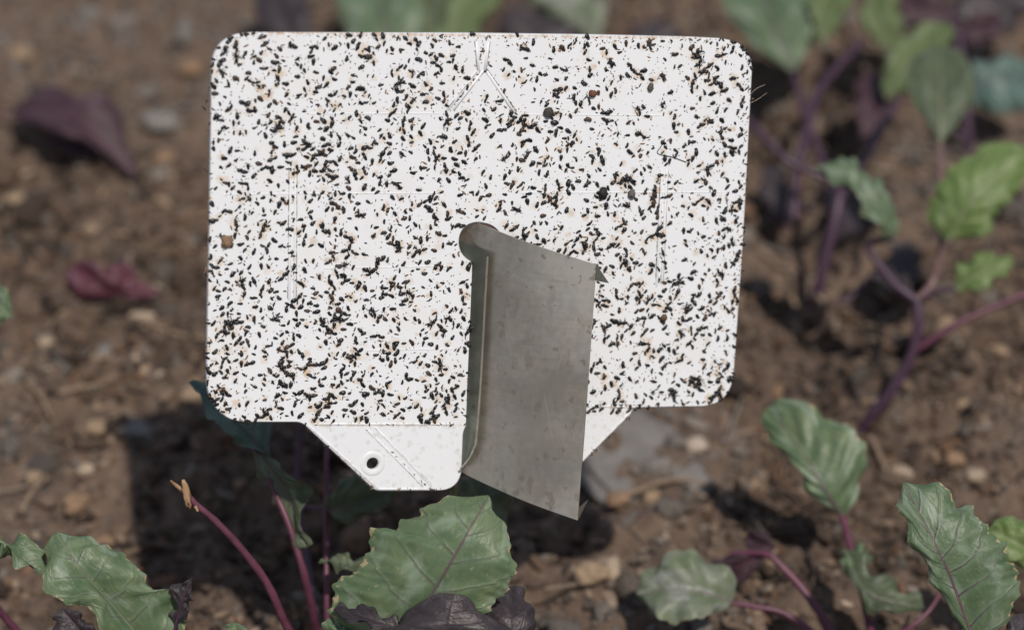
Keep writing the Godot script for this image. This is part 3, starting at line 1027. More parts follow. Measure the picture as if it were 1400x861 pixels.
func build_soil_cover() -> void:
	var br := Color(0.145, 0.095, 0.068)
	var dk := Color(0.048, 0.031, 0.023)
	var gy := Color(0.22, 0.195, 0.175)
	var tn := Color(0.33, 0.24, 0.175)
	var og := Color(0.215, 0.125, 0.078)
	var pl := Color(0.46, 0.375, 0.3)
	scatter("soil_clods", [lump(1, 1, 0.75, 0.9, 0.6, 10, 14)], 800, 0.008, 0.022, [br, br, dk, gy, br, dk], "rounded clods of brown and grey soil on the bed", "soil clods", 41)
	scatter("soil_crumbs", [lump(2, 1, 0.7, 0.8, 0.7, 8, 10)], 30000, 0.002, 0.007, [br, br, dk, dk, gy, br, tn, og, tn], "small dark brown crumbs of soil covering the bed", "soil crumbs", 42)
	scatter("bark_bits", [lump(3, 1, 0.35, 0.45, 0.6, 8, 10)], 5600, 0.005, 0.019, [br, dk, tn, og, br, gy, dk, tn], "brown flat bits of bark strewn over the bed", "bark bits", 43, 0.8)
	scatter("pale_grit", [lump(4, 1, 0.7, 0.8, 0.5, 8, 10)], 1500, 0.003, 0.007, [tn, tn, og, pl, gy], "small pale tan grit mixed into the soil", "grit", 44)
	scatter("mulch_flakes", [lump(6, 1, 0.3, 0.42, 0.6, 8, 10)], 12000, 0.003, 0.0105, [tn, pl, tn, og, gy, br], "pale tan flakes of mulch strewn over the soil", "mulch flakes", 46)
	scatter("plant_fibres", [lump(5, 1, 0.05, 0.05, 0.4, 6, 14)], 1800, 0.012, 0.045, [br, tn, dk, gy, br], "thin dry stalks and fibres lying on the soil", "plant fibres", 45)

func build_chips() -> void:
	# loose pieces that can be told apart in the photograph: x, y, long, wide (millimetres), turn, material, name, label
	var list := [
		[103, 693, 13, 8, 80, "chip_orange", "pebble", "rounded orange-tan pebble lying upright in the lower left soil"],
		[186, 586, 19, 11, -30, "stone_grey", "stone", "smooth grey stone half in the card's shadow at lower left"],
		[265, 560, 12, 8, 70, "chip_tan", "wood_chip", "pale tan chip beside the dark teal leaf tip"],
		[35, 348, 9, 6, 15, "chip_tan", "wood_chip", "tan chip near the left edge, left of the magenta leaf"],
		[197, 452, 11, 5, -15, "chip_pale", "wood_chip", "pale long chip below the magenta leaf"],
		[215, 386, 7, 6, 30, "chip_white", "wood_chip", "whitish chip at the right tip of the magenta leaf"],
		[61, 455, 6, 5, 30, "chip_pale", "wood_chip", "small pale chip at mid left below a magenta leaf"],
		[141, 478, 10, 6, 60, "stone_grey", "stone", "grey brown stone low on the left, under the pale long chip"],
		[125, 334, 7, 6, 0, "chip_tan", "wood_chip", "tan chip just above the magenta leaf"],
		[24, 290, 9, 7, 20, "chip_tan", "wood_chip", "blurred tan chip on the left edge, under the plum leaf"],
		[30, 77, 10, 8, 30, "chip_tan", "wood_chip", "blurred tan chip in the upper left corner"],
		[260, 97, 11, 8, 10, "chip_orange", "wood_chip", "blurred orange chip left of the card's top corner"],
		[226, 223, 9, 7, 45, "chip_orange", "wood_chip", "blurred orange chip right of the plum leaf's tip"],
		[220, 186, 17, 11, 10, "stone_grey", "stone", "large blue-grey stone between the plum leaf and the card"],
		[120, 665, 7, 5, 40, "chip_pale", "wood_chip", "small pale chip above the orange-tan pebble"],
		[130, 586, 10, 7, 10, "chip_tan", "wood_chip", "tan chip left of the smooth grey stone"],
		[48, 660, 8, 6, 0, "chip_tan", "wood_chip", "tan chip at the left above the front leaves"],
		[142, 737, 9, 7, 60, "chip_orange", "wood_chip", "orange chip behind the big leaf at bottom left"],
		[953, 609, 8, 7, 20, "chip_white", "wood_chip", "round whitish chip right of the card's right tab"],
		[1206, 571, 9, 6, -20, "chip_pale", "wood_chip", "pale chip touching the right of the tall stem"],
		[1222, 553, 6, 5, 10, "chip_tan", "wood_chip", "small tan chip above the pale chip by the tall stem"],
		[1232, 645, 9, 6, -25, "chip_pale", "wood_chip", "pale slanting chip above the lower right leaf"],
		[1305, 638, 8, 6, 15, "chip_orange", "wood_chip", "orange chip above the lower right leaf"],
		[1334, 652, 8, 6, 5, "chip_pale", "wood_chip", "pale chip right of an orange one at lower right"],
		[1222, 793, 9, 7, -45, "chip_tan", "wood_chip", "tan chip left of the lower right leaf"],
		[1035, 650, 7, 6, 0, "chip_tan", "wood_chip", "tan chip left of the drooping blurred leaf"],
		[890, 682, 9, 6, 70, "chip_tan", "wood_chip", "upright tan chip left of the dark hole in the soil"],
		[830, 800, 14, 9, 70, "chip_pale", "wood_chip", "large pale chip right of the centre leaf"],
		[808, 824, 12, 8, 20, "chip_tan", "wood_chip", "tan chip low beside the large pale chip"],
		[845, 700, 9, 8, 0, "chip_orange", "wood_chip", "orange chip right of the bracket's lower corner"],
		[1213, 407, 8, 6, -30, "chip_tan", "wood_chip", "tan chip left of the branching stem"],
		[1170, 300, 9, 7, 20, "chip_tan", "wood_chip", "blurred tan chip behind the crinkled leaf"],
		[1070, 520, 8, 6, 40, "chip_orange", "wood_chip", "orange chip right of the card's lower corner"],
		[1095, 40, 10, 8, 0, "chip_orange", "wood_chip", "far orange chip under the top right leaf"],
		[1320, 560, 8, 5, 20, "chip_tan", "wood_chip", "tan chip right of the tall stem at mid height"],
		[1365, 470, 9, 6, -20, "chip_tan", "wood_chip", "tan chip near the right edge under the long branch"],
		[1150, 480, 7, 6, 10, "chip_pale", "wood_chip", "pale chip right of the dark blue stem"],
		[1100, 600, 6, 5, 0, "chip_pale", "wood_chip", "small pale chip hidden behind the drooping blurred leaf"]]
	for i in list.size():
		var c: Array = list[i]
		var p := on_ground(c[0], c[1])
		var o := part(c[6], lump(300 + i, c[2] * 0.0013, minf(c[3], c[2] * 0.7) * 0.001, c[3] * 0.0013, 0.6, 11, 16, 0.97), M[c[5]])
		o.position = p + Vector3(0, c[3] * 0.0004, 0)
		o.rotation = Vector3(rng.randf_range(-0.3, 0.3), deg_to_rad(c[4]), rng.randf_range(-0.25, 0.25))
		tag(o, c[7], {"pebble": "pebble", "stone": "stone"}.get(c[6], "wood chip"), {"pebble": "", "stone": "stones in the soil"}.get(c[6], "pale chips on the soil"))
	var clay := part("clay_patch", lump(77, 0.06, 0.009, 0.082, 0.5, 14, 22, 0.97), triplanar(noise_tex(0.03, 5, lin(0.13, 0.12, 0.114), lin(0.18, 0.168, 0.162), lin(0.22, 0.208, 0.203), 29, 256), 9.0, 0.95, 0.1, M.crumb.heightmap_texture))
	clay.position = on_ground(868, 622) + Vector3(0, -0.0014, 0)
	clay.rotation = Vector3(0, 0.5, 0)
	tag(clay, "smooth pale grey patch of dried clay right of the bracket's lower corner", "clay")
	var twigs := [
		[[82, 562, 110, 553, 142, 545], "thin pale twig lying left of the smooth grey stone"],
		[[-10, 545, 20, 530, 45, 512], "brown twig at the left edge below mid height"],
		[[30, 715, 45, 690, 66, 668], "bent brown twig behind the bottom left leaves"],
		[[40, 540, 58, 556, 70, 572], "short dark twig left of the thin pale twig"],
		[[205, 468, 245, 470, 285, 462], "straight tan twig running towards the card's left edge"],
		[[855, 690, 920, 676, 985, 668], "long dry twig right of the bracket"],
		[[1190, 610, 1208, 650, 1222, 672], "orange brown twig beside the tall stem's foot"],
		[[1040, 345, 1070, 362, 1100, 350], "blurred dark twig right of the card"]]
	for t in twigs:
		var q := []
		for i in range(0, t[0].size(), 2): q.append(on_ground(t[0][i], t[0][i + 1]) + Vector3(0, 0.004, 0))
		var o := part("twig", tube_mesh(q, 0.0016, 0.0009, 7, 14), M.twig)
		tag(o, t[1], "twig", "twigs on the soil")

# ---------------------------------------------------------------- seedlings
func plant(px: float, py: float, label: String) -> Node3D:
	return thing("brassica_seedling", on_ground(px, py), label, "seedling", "red-veined brassica seedlings")

func build_front_plants() -> void:
	# under the card
	var a := plant(478, 948, "seedling in front of the card's lower edge with one broad grey-green toothed leaf")
	stalk(a, "stem", [478, 960, 1.05, 476, 930, 1.03, 478, 905, 1.0, 500, 890, 0.985], 0.0028, 0.002, M.stem_purple)
	stalk(a, "petiole", [478, 905, 1.0, 510, 893, 0.975, 545, 878, 0.958], 0.0018, 0.0013, M.stem_purple)
	leaf(a, [545, 880, 0.957, 582, 826, 0.945, 636, 735, 0.94, 668, 677, 0.95],
		[545, 880, 490, 872, 450, 830, 456, 803, 472, 785, 500, 776, 503, 755, 515, 722, 530, 722, 545, 729, 550, 710, 577, 705, 576, 698, 600, 691, 612, 681, 640, 682, 668, 677],
		[545, 880, 600, 868, 650, 842, 680, 822, 697, 800, 704, 770, 695, 757, 694, 738, 690, 716, 673, 703, 672, 690, 668, 677], 0.012, 0.004, M.leaf_green, M.rib_purple, {"rows": 110, "cup": 0.003, "tooth": 0.075, "teeth": 25.0, "ruffle": 0.0012, "rib_r": 0.00045})
	stalk(a, "petiole", [478, 905, 1.0, 540, 910, 0.96, 600, 902, 0.93], 0.0016, 0.0012, M.stem_dark)
	leaf(a, [600, 905, 0.93, 612, 856, 0.922, 620, 811, 0.925],
		[600, 905, 530, 900, 505, 862, 540, 860, 560, 848, 585, 826, 604, 813, 620, 811],
		[600, 905, 690, 905, 706, 868, 678, 853, 652, 841, 638, 823, 628, 813, 620, 811], 0.016, 0.014, M.leaf_purple, M.stem_dark, {"cup": 0.007, "tooth": 0.03, "ruffle": 0.002, "rib": false}).set_meta("label", "dark purple leaf curled over in front of the broad green one")
	leaf(a, [560, 866, 0.938, 505, 846, 0.938, 455, 833, 0.95], [560, 866, 530, 846, 500, 837, 470, 829, 455, 833], [560, 866, 530, 866, 500, 853, 468, 842, 455, 833], 0.004, 0.0, M.leaf_purple, M.stem_dark, {"rows": 40, "cup": 0.002, "rib": false})
	leaf(a, [688, 905, 0.955, 700, 850, 0.952, 694, 802, 0.965],
		[688, 905, 655, 885, 650, 848, 668, 822, 684, 806, 694, 802], [688, 905, 716, 890, 723, 838, 714, 813, 704, 805, 694, 802], 0.008, 0.008, M.leaf_purple, M.stem_dark, {"rows": 50, "ruffle": 0.002, "rib": false})
	leaf(a, [470, 900, 0.96, 468, 868, 0.955, 474, 842, 0.96], [470, 900, 445, 885, 443, 856, 455, 845, 474, 842], [470, 900, 490, 888, 490, 856, 484, 845, 474, 842], 0.003, 0.003, M.leaf_green, M.rib_pale, {"rows": 50, "cup": 0.001})
	leaf(a, [506, 790, 1.0, 472, 772, 0.995, 435, 769, 0.995], [506, 790, 495, 763, 470, 765, 450, 766, 435, 769], [506, 790, 480, 788, 460, 778, 446, 774, 435, 769], 0.004, -0.002, M.leaf_olive, M.rib_pale, {"rows": 40, "cup": 0.002, "rib": false})
	stalk(a, "petiole", [478, 930, 1.03, 450, 870, 1.02, 446, 780, 1.02, 446, 635, 1.04, 450, 590, 1.05], 0.0013, 0.0009, M.stem_purple)
	leaf(a, [446, 700, 1.03, 480, 690, 1.025, 545, 665, 1.03], [446, 700, 462, 662, 500, 648, 530, 645, 545, 665], [446, 700, 480, 708, 520, 695, 540, 680, 545, 665], 0.004, 0.002, M.leaf_olive, M.rib_purple, {"rows": 40})
	leaf(a, [630, 720, 1.02, 655, 685, 1.015, 668, 640, 1.02], [630, 720, 618, 690, 632, 655, 650, 640, 668, 640], [630, 720, 690, 715, 702, 680, 690, 650, 668, 640], 0.004, 0.002, M.leaf_olive, M.rib_purple, {"rows": 40})
	stalk(a, "petiole", [480, 905, 1.01, 560, 800, 1.03, 630, 720, 1.02], 0.0013, 0.0009, M.stem_dark)
	# bare stem with a dry end
	var d := thing("broken_stalk", on_ground(470, 985), "bare magenta stalk with a withered tan end, standing left of the card", "stalk")
	stalk(d, "stem", [470, 985, 1.03, 428, 915, 1.0, 394, 861, 0.982, 365, 798, 0.972, 327, 747, 0.965, 293, 711, 0.96, 268, 690, 0.957, 256, 676, 0.956], 0.0019, 0.001, M.stem_purple)
	stalk(d, "withered_end", [258, 678, 0.956, 250, 671, 0.955, 241, 664, 0.954, 236, 660, 0.953, 233, 657, 0.952], 0.0011, 0.0003, M.dry)
	var flake := part("dry_scrap", lump(91, 0.0026, 0.0098, 0.0016, 0.9, 14, 12, 1.2), M.dry, d)
	flake.position = at(254.5, 675, 0.9525) - d.position
	flake.rotation = Vector3(-0.5, 0.3, 0.06)
	stalk(d, "dry_scrap", [266, 692, 0.953, 268, 695, 0.953, 270, 699, 0.953], 0.0007, 0.0004, M.dry)
	# in the card's shade
	var s := plant(448, 925, "seedling in the shade of the card with a dark teal leaf reaching behind its corner")
	stalk(s, "stem", [448, 940, 1.06, 437, 885, 1.03, 431, 855, 1.015, 418, 795, 1.0, 406, 752, 0.998, 392, 710, 0.998, 377, 676, 1.0, 360, 635, 1.005, 345, 612, 1.01], 0.0018, 0.0011, M.stem_purple)
	leaf(s, [368, 628, 1.008, 318, 572, 1.0, 257, 523, 1.005], [368, 628, 368, 580, 340, 545, 300, 522, 272, 519, 257, 523], [368, 628, 341, 614, 318, 604, 299, 590, 286, 572, 274, 552, 257, 523], 0.006, -0.004, M.leaf_teal, M.rib_purple, {"cup": 0.003, "tooth": 0.05})
	leaf(s, [348, 613, 1.005, 390, 670, 0.998, 420, 748, 0.995], [348, 613, 373, 628, 398, 648, 425, 662, 421, 690, 416, 718, 426, 744, 420, 748], [348, 613, 350, 626, 374, 668, 389, 689, 402, 725, 411, 750, 420, 748], -0.004, 0.006, M.leaf_olive, M.rib_purple, {"cup": 0.003, "rows": 50})
	stalk(s, "petiole", [440, 900, 1.04, 422, 790, 1.08, 406, 660, 1.1, 413, 575, 1.1], 0.0018, 0.0014, M.stem_dark)
	stalk(s, "petiole", [410, 694, 1.09, 460, 696, 1.08, 520, 702, 1.08], 0.0011, 0.0009, M.stem_dark)
	# bottom left corner
	var b := plant(160, 1010, "seedling in the bottom left corner with a broad grey-green leaf bitten at the edge")
	stalk(b, "stem", [160, 1010, 1.03, 185, 960, 1.0, 214, 902, 0.965], 0.0026, 0.0015, M.stem_purple)
	leaf(b, [215, 902, 0.963, 160, 835, 0.952, 105, 772, 0.944, 75, 728, 0.95],
		[215, 902, 150, 900, 130, 861, 122, 828, 96, 828, 63, 813, 58, 793, 66, 768, 58, 750, 75, 728],
		[215, 902, 252, 890, 248, 844, 240, 818, 231, 800, 205, 803, 193, 785, 173, 760, 160, 752, 147, 745, 132, 754, 124, 739, 101, 737, 88, 731, 75, 728], -0.004, 0.008, M.leaf_green, M.rib_pale, {"rows": 100, "cup": 0.0035, "ruffle": 0.0022, "teeth": 16.0, "tooth": 0.08, "rib_r": 0.0004})
	stalk(b, "petiole", [160, 1000, 1.03, 20, 860, 1.0, -70, 745, 0.97], 0.0018, 0.0012, M.stem_purple)
	leaf(b, [-75, 738, 0.968, 5, 755, 0.955, 63, 788, 0.953], [-75, 738, -40, 715, 0, 734, 13, 739, 25, 731, 46, 747, 61, 757, 65, 770, 63, 788], [-75, 738, -50, 760, 0, 752, 25, 770, 46, 787, 63, 788], 0.006, -0.004, M.leaf_green, M.rib_purple, {"cup": 0.002})
	leaf(b, [238, 862, 0.958, 248, 822, 0.953, 263, 789, 0.95], [238, 862, 242, 835, 240, 812, 234, 799, 248, 800, 263, 789], [238, 862, 254, 842, 252, 832, 266, 824, 259, 812, 263, 789], 0.002, 0.002, M.leaf_purple, M.stem_dark, {"rows": 44, "tooth": 0.25, "teeth": 9.0, "cup": 0.001})
	leaf(b, [135, 890, 0.945, 105, 858, 0.94, 82, 832, 0.94], [135, 890, 90, 880, 72, 860, 74, 842, 82, 832], [135, 890, 130, 862, 118, 848, 100, 838, 82, 832], 0.002, 0.002, M.leaf_purple, M.stem_dark, {"rows": 44, "tooth": 0.2, "cup": 0.003})
	leaf(b, [322, 905, 0.96, 322, 878, 0.955, 320, 850, 0.955], [322, 905, 305, 890, 306, 866, 312, 854, 320, 850], [322, 905, 340, 890, 338, 866, 330, 855, 320, 850], 0.002, 0.002, M.leaf_green, M.rib_pale, {"rows": 40})
	stalk(b, "petiole", [214, 960, 1.0, 270, 930, 0.98, 322, 903, 0.96], 0.0012, 0.001, M.stem_purple)
	# left edge
	var l := plant(-60, 520, "seedling beyond the left edge with one green leaf tip showing")
	stalk(l, "stem", [-60, 530, 1.2, -70, 480, 1.14, -60, 425, 1.08], 0.002, 0.0012, M.stem_purple)
	leaf(l, [-62, 425, 1.08, -20, 408, 1.06, 17, 434, 1.055], [-62, 425, -35, 385, -5, 385, 10, 400, 17, 434], [-62, 425, -40, 445, -15, 445, 5, 440, 17, 434], 0.004, 0.0, M.leaf_green, M.rib_pale, {"rows": 44})

func build_right_plants() -> void:
	var a := plant(1345, 1000, "seedling at bottom right with a grey-green leaf veined in purple")
	stalk(a, "stem", [1345, 1000, 1.03, 1345, 940, 0.99, 1334, 880, 0.955], 0.0026, 0.0014, M.stem_purple)
	leaf(a, [1334, 882, 0.955, 1301, 793, 0.945, 1278, 742, 0.942, 1236, 659, 0.95],
		[1334, 882, 1316, 858, 1301, 838, 1297, 817, 1272, 786, 1270, 773, 1248, 745, 1242, 734, 1247, 714, 1235, 705, 1226, 692, 1231, 675, 1236, 659],
		[1334, 882, 1374, 852, 1385, 821, 1399, 793, 1377, 761, 1369, 742, 1351, 724, 1334, 711, 1331, 690, 1309, 694, 1304, 681, 1282, 660, 1262, 665, 1236, 659], 0.004, 0.006, M.leaf_grey, M.rib_purple, {"rows": 100, "cup": 0.003, "ruffle": 0.0016, "teeth": 22.0, "tooth": 0.09})
	stalk(a, "petiole", [1345, 990, 1.02, 1420, 880, 1.02, 1432, 772, 1.03], 0.0016, 0.001, M.stem_purple)
	leaf(a, [1432, 772, 1.03, 1395, 745, 1.022, 1351, 724, 1.025], [1432, 772, 1424, 715, 1388, 709, 1362, 712, 1351, 724], [1432, 772, 1402, 780, 1380, 766, 1364, 745, 1351, 724], 0.004, 0.002, M.leaf_bright, M.rib_pale, {"rows": 44, "ruffle": 0.002})
	leaf(a, [1345, 940, 0.99, 1385, 880, 0.985, 1402, 838, 0.99], [1345, 940, 1360, 890, 1376, 860, 1402, 838], [1345, 940, 1410, 910, 1425, 870, 1402, 838], 0.003, 0.003, M.leaf_purple, M.stem_dark, {"rows": 40})
	# drooping leaf further back
	var b := plant(1195, 905, "seedling right of the card holding a drooping blurred leaf and a dark curled one")
	stalk(b, "stem", [1195, 915, 1.07, 1192, 870, 1.065, 1178, 800, 1.06, 1165, 752, 1.065, 1152, 706, 1.075], 0.002, 0.0013, M.stem_purple)
	leaf(b, [1152, 706, 1.075, 1127, 667, 1.07, 1098, 618, 1.075, 1048, 558, 1.09],
		[1152, 706, 1128, 679, 1103, 659, 1088, 640, 1085, 623, 1052, 604, 1043, 578, 1048, 558],
		[1152, 706, 1167, 686, 1185, 640, 1180, 607, 1156, 579, 1128, 571, 1104, 552, 1066, 545, 1048, 558], 0.006, 0.006, M.leaf_green, M.rib_purple, {"ruffle": 0.0025, "pucker": 0.001, "cup": 0.003})
	leaf(b, [1155, 754, 1.062, 1188, 812, 1.052, 1264, 832, 1.05], [1155, 754, 1180, 753, 1190, 792, 1218, 797, 1228, 812, 1258, 816, 1264, 832], [1155, 754, 1152, 775, 1163, 800, 1186, 838, 1226, 842, 1264, 832], 0.006, -0.003, M.leaf_olive, M.rib_purple, {"cup": 0.005, "ruffle": 0.003})
	leaf(b, [1165, 756, 1.064, 1172, 765, 1.06, 1180, 778, 1.06], [1165, 756, 1180, 752, 1188, 762, 1180, 778], [1165, 756, 1152, 764, 1158, 780, 1180, 778], 0.002, 0.002, M.leaf_green, M.rib_pale, {"rows": 24, "rib": false})
	stalk(b, "petiole", [1192, 880, 1.066, 1230, 866, 1.05, 1268, 838, 1.05, 1292, 800, 1.055], 0.0012, 0.0009, M.stem_purple)
	# grey bloom leaf
	var c := plant(1150, 935, "seedling low right of centre with a frosted leaf on an arching purple stalk")
	stalk(c, "stem", [1150, 940, 1.06, 1148, 900, 1.06, 1135, 861, 1.06, 1104, 813, 1.063, 1072, 777, 1.066, 1046, 757, 1.068, 1000, 757, 1.075], 0.0022, 0.0013, M.stem_purple)
	stalk(c, "petiole", [1148, 905, 1.06, 1108, 862, 1.055, 1072, 838, 1.055, 1038, 830, 1.055, 998, 824, 1.056], 0.0016, 0.0011, M.stem_purple)
	leaf(c, [1002, 822, 1.056, 940, 806, 1.05, 870, 812, 1.06], [1002, 822, 1005, 795, 982, 773, 945, 756, 909, 761, 885, 781, 870, 812], [1002, 822, 992, 832, 950, 850, 909, 852, 893, 835, 870, 812], 0.008, -0.006, M.leaf_bloom, M.rib_purple, {"ruffle": 0.003, "cup": 0.004}).set_meta("label", "frosted grey-green leaf with whitish patches")
	leaf(c, [1046, 757, 1.07, 1008, 776, 1.075, 972, 806, 1.085], [1046, 757, 1010, 757, 980, 765, 972, 806], [1046, 757, 1026, 785, 1000, 800, 972, 806], 0.003, 0.003, M.leaf_plum, M.stem_purple, {"rows": 40, "ruffle": 0.001, "tooth": 0.01})
	leaf(c, [1060, 750, 1.075, 1045, 745, 1.078, 1020, 735, 1.085], [1060, 750, 1050, 733, 1035, 730, 1020, 735], [1060, 750, 1050, 760, 1030, 752, 1020, 735], 0.003, 0.003, M.leaf_plum, M.stem_purple, {"rows": 24, "rib": false, "tooth": 0.0, "ruffle": 0.001})
	# tall plant at the right
	var e := plant(1163, 650, "tall branching seedling at the right with bright green leaves on purple stems")
	stalk(e, "stem", [1163, 650, 1.225, 1168, 620, 1.21, 1180, 585, 1.2, 1215, 540, 1.19, 1243, 495, 1.185, 1256, 445, 1.18, 1253, 408, 1.18], 0.0029, 0.0024, M.stem_dark)
	stalk(e, "branch", [1253, 410, 1.18, 1228, 392, 1.18, 1205, 365, 1.18, 1188, 335, 1.18, 1222, 325, 1.175], 0.0024, 0.0014, M.stem_dark)
	stalk(e, "branch", [1254, 412, 1.18, 1276, 385, 1.18, 1288, 335, 1.185, 1286, 260, 1.2, 1286, 198, 1.22], 0.0022, 0.0013, M.stem_pink)
	stalk(e, "branch", [1250, 480, 1.183, 1285, 458, 1.18, 1330, 432, 1.18, 1420, 395, 1.185], 0.0017, 0.0014, M.stem_purple)
	stalk(e, "branch", [1256, 412, 1.18, 1280, 400, 1.175, 1306, 394, 1.172], 0.0015, 0.001, M.stem_dark)
	stalk(e, "petiole", [1276, 385, 1.18, 1284, 355, 1.178, 1296, 330, 1.175], 0.0014, 0.001, M.stem_pink)
	leaf(e, [1296, 330, 1.175, 1335, 268, 1.168, 1408, 202, 1.18], [1296, 330, 1280, 312, 1265, 292, 1286, 252, 1313, 220, 1352, 198, 1385, 196, 1408, 202], [1296, 330, 1312, 326, 1350, 322, 1365, 288, 1398, 250, 1412, 225, 1408, 202], 0.01, 0.006, M.leaf_bright, M.rib_pale, {"ruffle": 0.0012, "tooth": 0.11, "teeth": 15.0, "cup": 0.002})
	leaf(e, [1286, 198, 1.22, 1288, 140, 1.23, 1284, 62, 1.255], [1286, 198, 1270, 172, 1250, 145, 1236, 108, 1248, 78, 1284, 62], [1286, 198, 1308, 172, 1332, 135, 1330, 95, 1310, 70, 1284, 62], 0.006, 0.006, M.leaf_olive, M.rib_pale, {"ruffle": 0.001, "cup": 0.002})
	leaf(e, [1222, 326, 1.175, 1185, 278, 1.17, 1112, 230, 1.18], [1222, 326, 1206, 325, 1186, 302, 1156, 264, 1130, 246, 1112, 230], [1222, 326, 1228, 300, 1203, 268, 1190, 240, 1152, 221, 1112, 230], -0.006, 0.01, M.leaf_grey, M.rib_purple, {"ruffle": 0.0025, "cup": 0.005, "tooth": 0.16, "teeth": 9.0})
	leaf(e, [1306, 394, 1.172, 1338, 376, 1.168, 1388, 356, 1.172], [1306, 394, 1314, 366, 1330, 352, 1360, 350, 1388, 356], [1306, 394, 1325, 396, 1352, 390, 1370, 375, 1388, 356], 0.004, 0.002, M.leaf_bright, M.rib_pale, {"rows": 44})
	leaf(e, [1250, 410, 1.185, 1225, 385, 1.19, 1190, 372, 1.195], [1250, 410, 1230, 380, 1210, 366, 1190, 372], [1250, 410, 1230, 405, 1208, 392, 1190, 372], 0.003, 0.003, M.leaf_purple, M.stem_dark, {"rows": 30})

func build_back_plants() -> void:
	var a := plant(1100, 470, "blurred seedling behind the card's right edge with dark blue and purple stems")
	stalk(a, "stem", [1100, 480, 1.3, 1110, 430, 1.28, 1130, 350, 1.27, 1147, 276, 1.27, 1150, 240, 1.28], 0.0034, 0.0026, M.stem_dark)
	stalk(a, "branch", [1150, 250, 1.28, 1110, 235, 1.28, 1072, 215, 1.28, 1025, 165, 1.29, 990, 140, 1.3], 0.0022, 0.0016, M.stem_dark)
	stalk(a, "branch", [1085, 300, 1.3, 1092, 230, 1.31, 1108, 160, 1.33, 1126, 115, 1.35, 1180, 55, 1.38], 0.0028, 0.002, M.stem_dark)
	stalk(a, "branch", [1140, 290, 1.28, 1128, 230, 1.31, 1100, 150, 1.33, 1085, 100, 1.36], 0.002, 0.0016, M.stem_dark)
	stalk(a, "branch", [1150, 270, 1.28, 1185, 215, 1.3, 1215, 160, 1.32, 1240, 120, 1.34], 0.0022, 0.0016, M.stem_dark)
	stalk(a, "branch", [1110, 290, 1.33, 1075, 280, 1.34, 1080, 360, 1.35], 0.0018, 0.0016, M.stem_dark)
	leaf(a, [1212, 135, 1.33, 1245, 85, 1.33, 1302, 34, 1.35], [1212, 135, 1206, 95, 1230, 52, 1265, 34, 1302, 34], [1212, 135, 1240, 120, 1275, 90, 1300, 62, 1302, 34], 0.006, 0.004, M.leaf_dim, M.rib_pale, {"rows": 40, "ruffle": 0.003})
	leaf(a, [1085, 100, 1.36, 1060, 40, 1.37, 1040, -35, 1.4], [1085, 100, 1040, 72, 1000, 30, 975, -10, 1040, -35], [1085, 100, 1110, 60, 1145, 20, 1130, -20, 1040, -35], 0.008, 0.006, M.leaf_grey, M.rib_purple, {"rows": 44, "ruffle": 0.003})
	leaf(a, [1126, 60, 1.36, 1130, 20, 1.365, 1150, -30, 1.38], [1126, 60, 1108, 30, 1105, 0, 1150, -30], [1126, 60, 1145, 35, 1165, 5, 1150, -30], 0.004, 0.004, M.leaf_dim, M.rib_pale, {"rows": 30})
	leaf(a, [1140, 330, 1.3, 1170, 285, 1.32, 1215, 262, 1.33], [1140, 330, 1140, 290, 1170, 260, 1215, 262], [1140, 330, 1175, 318, 1205, 295, 1215, 262], 0.004, 0.004, M.leaf_purple, M.stem_dark, {"rows": 30})
	leaf(a, [1085, 310, 1.32, 1062, 270, 1.33, 1050, 225, 1.34], [1085, 310, 1050, 290, 1040, 255, 1050, 225], [1085, 310, 1088, 275, 1075, 240, 1050, 225], 0.004, 0.004, M.leaf_purple, M.stem_dark, {"rows": 30})
	leaf(a, [1180, 200, 1.33, 1200, 150, 1.34, 1190, 95, 1.36], [1180, 200, 1168, 160, 1170, 120, 1190, 95], [1180, 200, 1212, 170, 1216, 125, 1190, 95], 0.004, 0.004, M.leaf_plum, M.stem_dark, {"rows": 30})
	leaf(a, [1240, 330, 1.28, 1232, 360, 1.27, 1242, 396, 1.26], [1240, 330, 1216, 350, 1218, 380, 1242, 396], [1240, 330, 1256, 350, 1258, 380, 1242, 396], 0.004, 0.004, M.leaf_purple, M.stem_dark, {"rows": 30})
	stalk(a, "branch", [1160, 410, 1.27, 1200, 370, 1.275, 1240, 330, 1.28], 0.0014, 0.001, M.stem_dark)
	stalk(a, "branch", [1115, 420, 1.28, 1140, 415, 1.27, 1160, 410, 1.27], 0.0014, 0.0013, M.stem_dark)
	var b := plant(1330, 250, "blurred seedling in the top right corner with dark purple and teal leaves")
	stalk(b, "stem", [1330, 255, 1.39, 1325, 200, 1.38, 1320, 130, 1.38, 1310, 50, 1.39, 1300, 10, 1.4], 0.003, 0.0022, M.stem_dark)
	leaf(b, [1322, 135, 1.375, 1365, 108, 1.37, 1425, 125, 1.38], [1322, 135, 1335, 88, 1370, 78, 1405, 90, 1425, 125], [1322, 135, 1345, 152, 1385, 155, 1410, 145, 1425, 125], 0.006, 0.003, M.leaf_teal, M.rib_purple, {"rows": 40})
	leaf(b, [1300, 20, 1.4, 1340, 0, 1.4, 1420, -10, 1.41], [1300, 20, 1320, -40, 1370, -50, 1420, -10], [1300, 20, 1340, 48, 1390, 42, 1420, -10], 0.006, 0.004, M.leaf_purple, M.stem_dark, {"rows": 40, "ruffle": 0.005})
	leaf(b, [1305, 30, 1.39, 1260, 15, 1.39, 1220, -20, 1.4], [1305, 30, 1270, 50, 1232, 35, 1210, 5, 1220, -20], [1305, 30, 1290, -10, 1260, -30, 1220, -20], 0.006, 0.004, M.leaf_plum, M.stem_dark, {"rows": 40, "ruffle": 0.004})
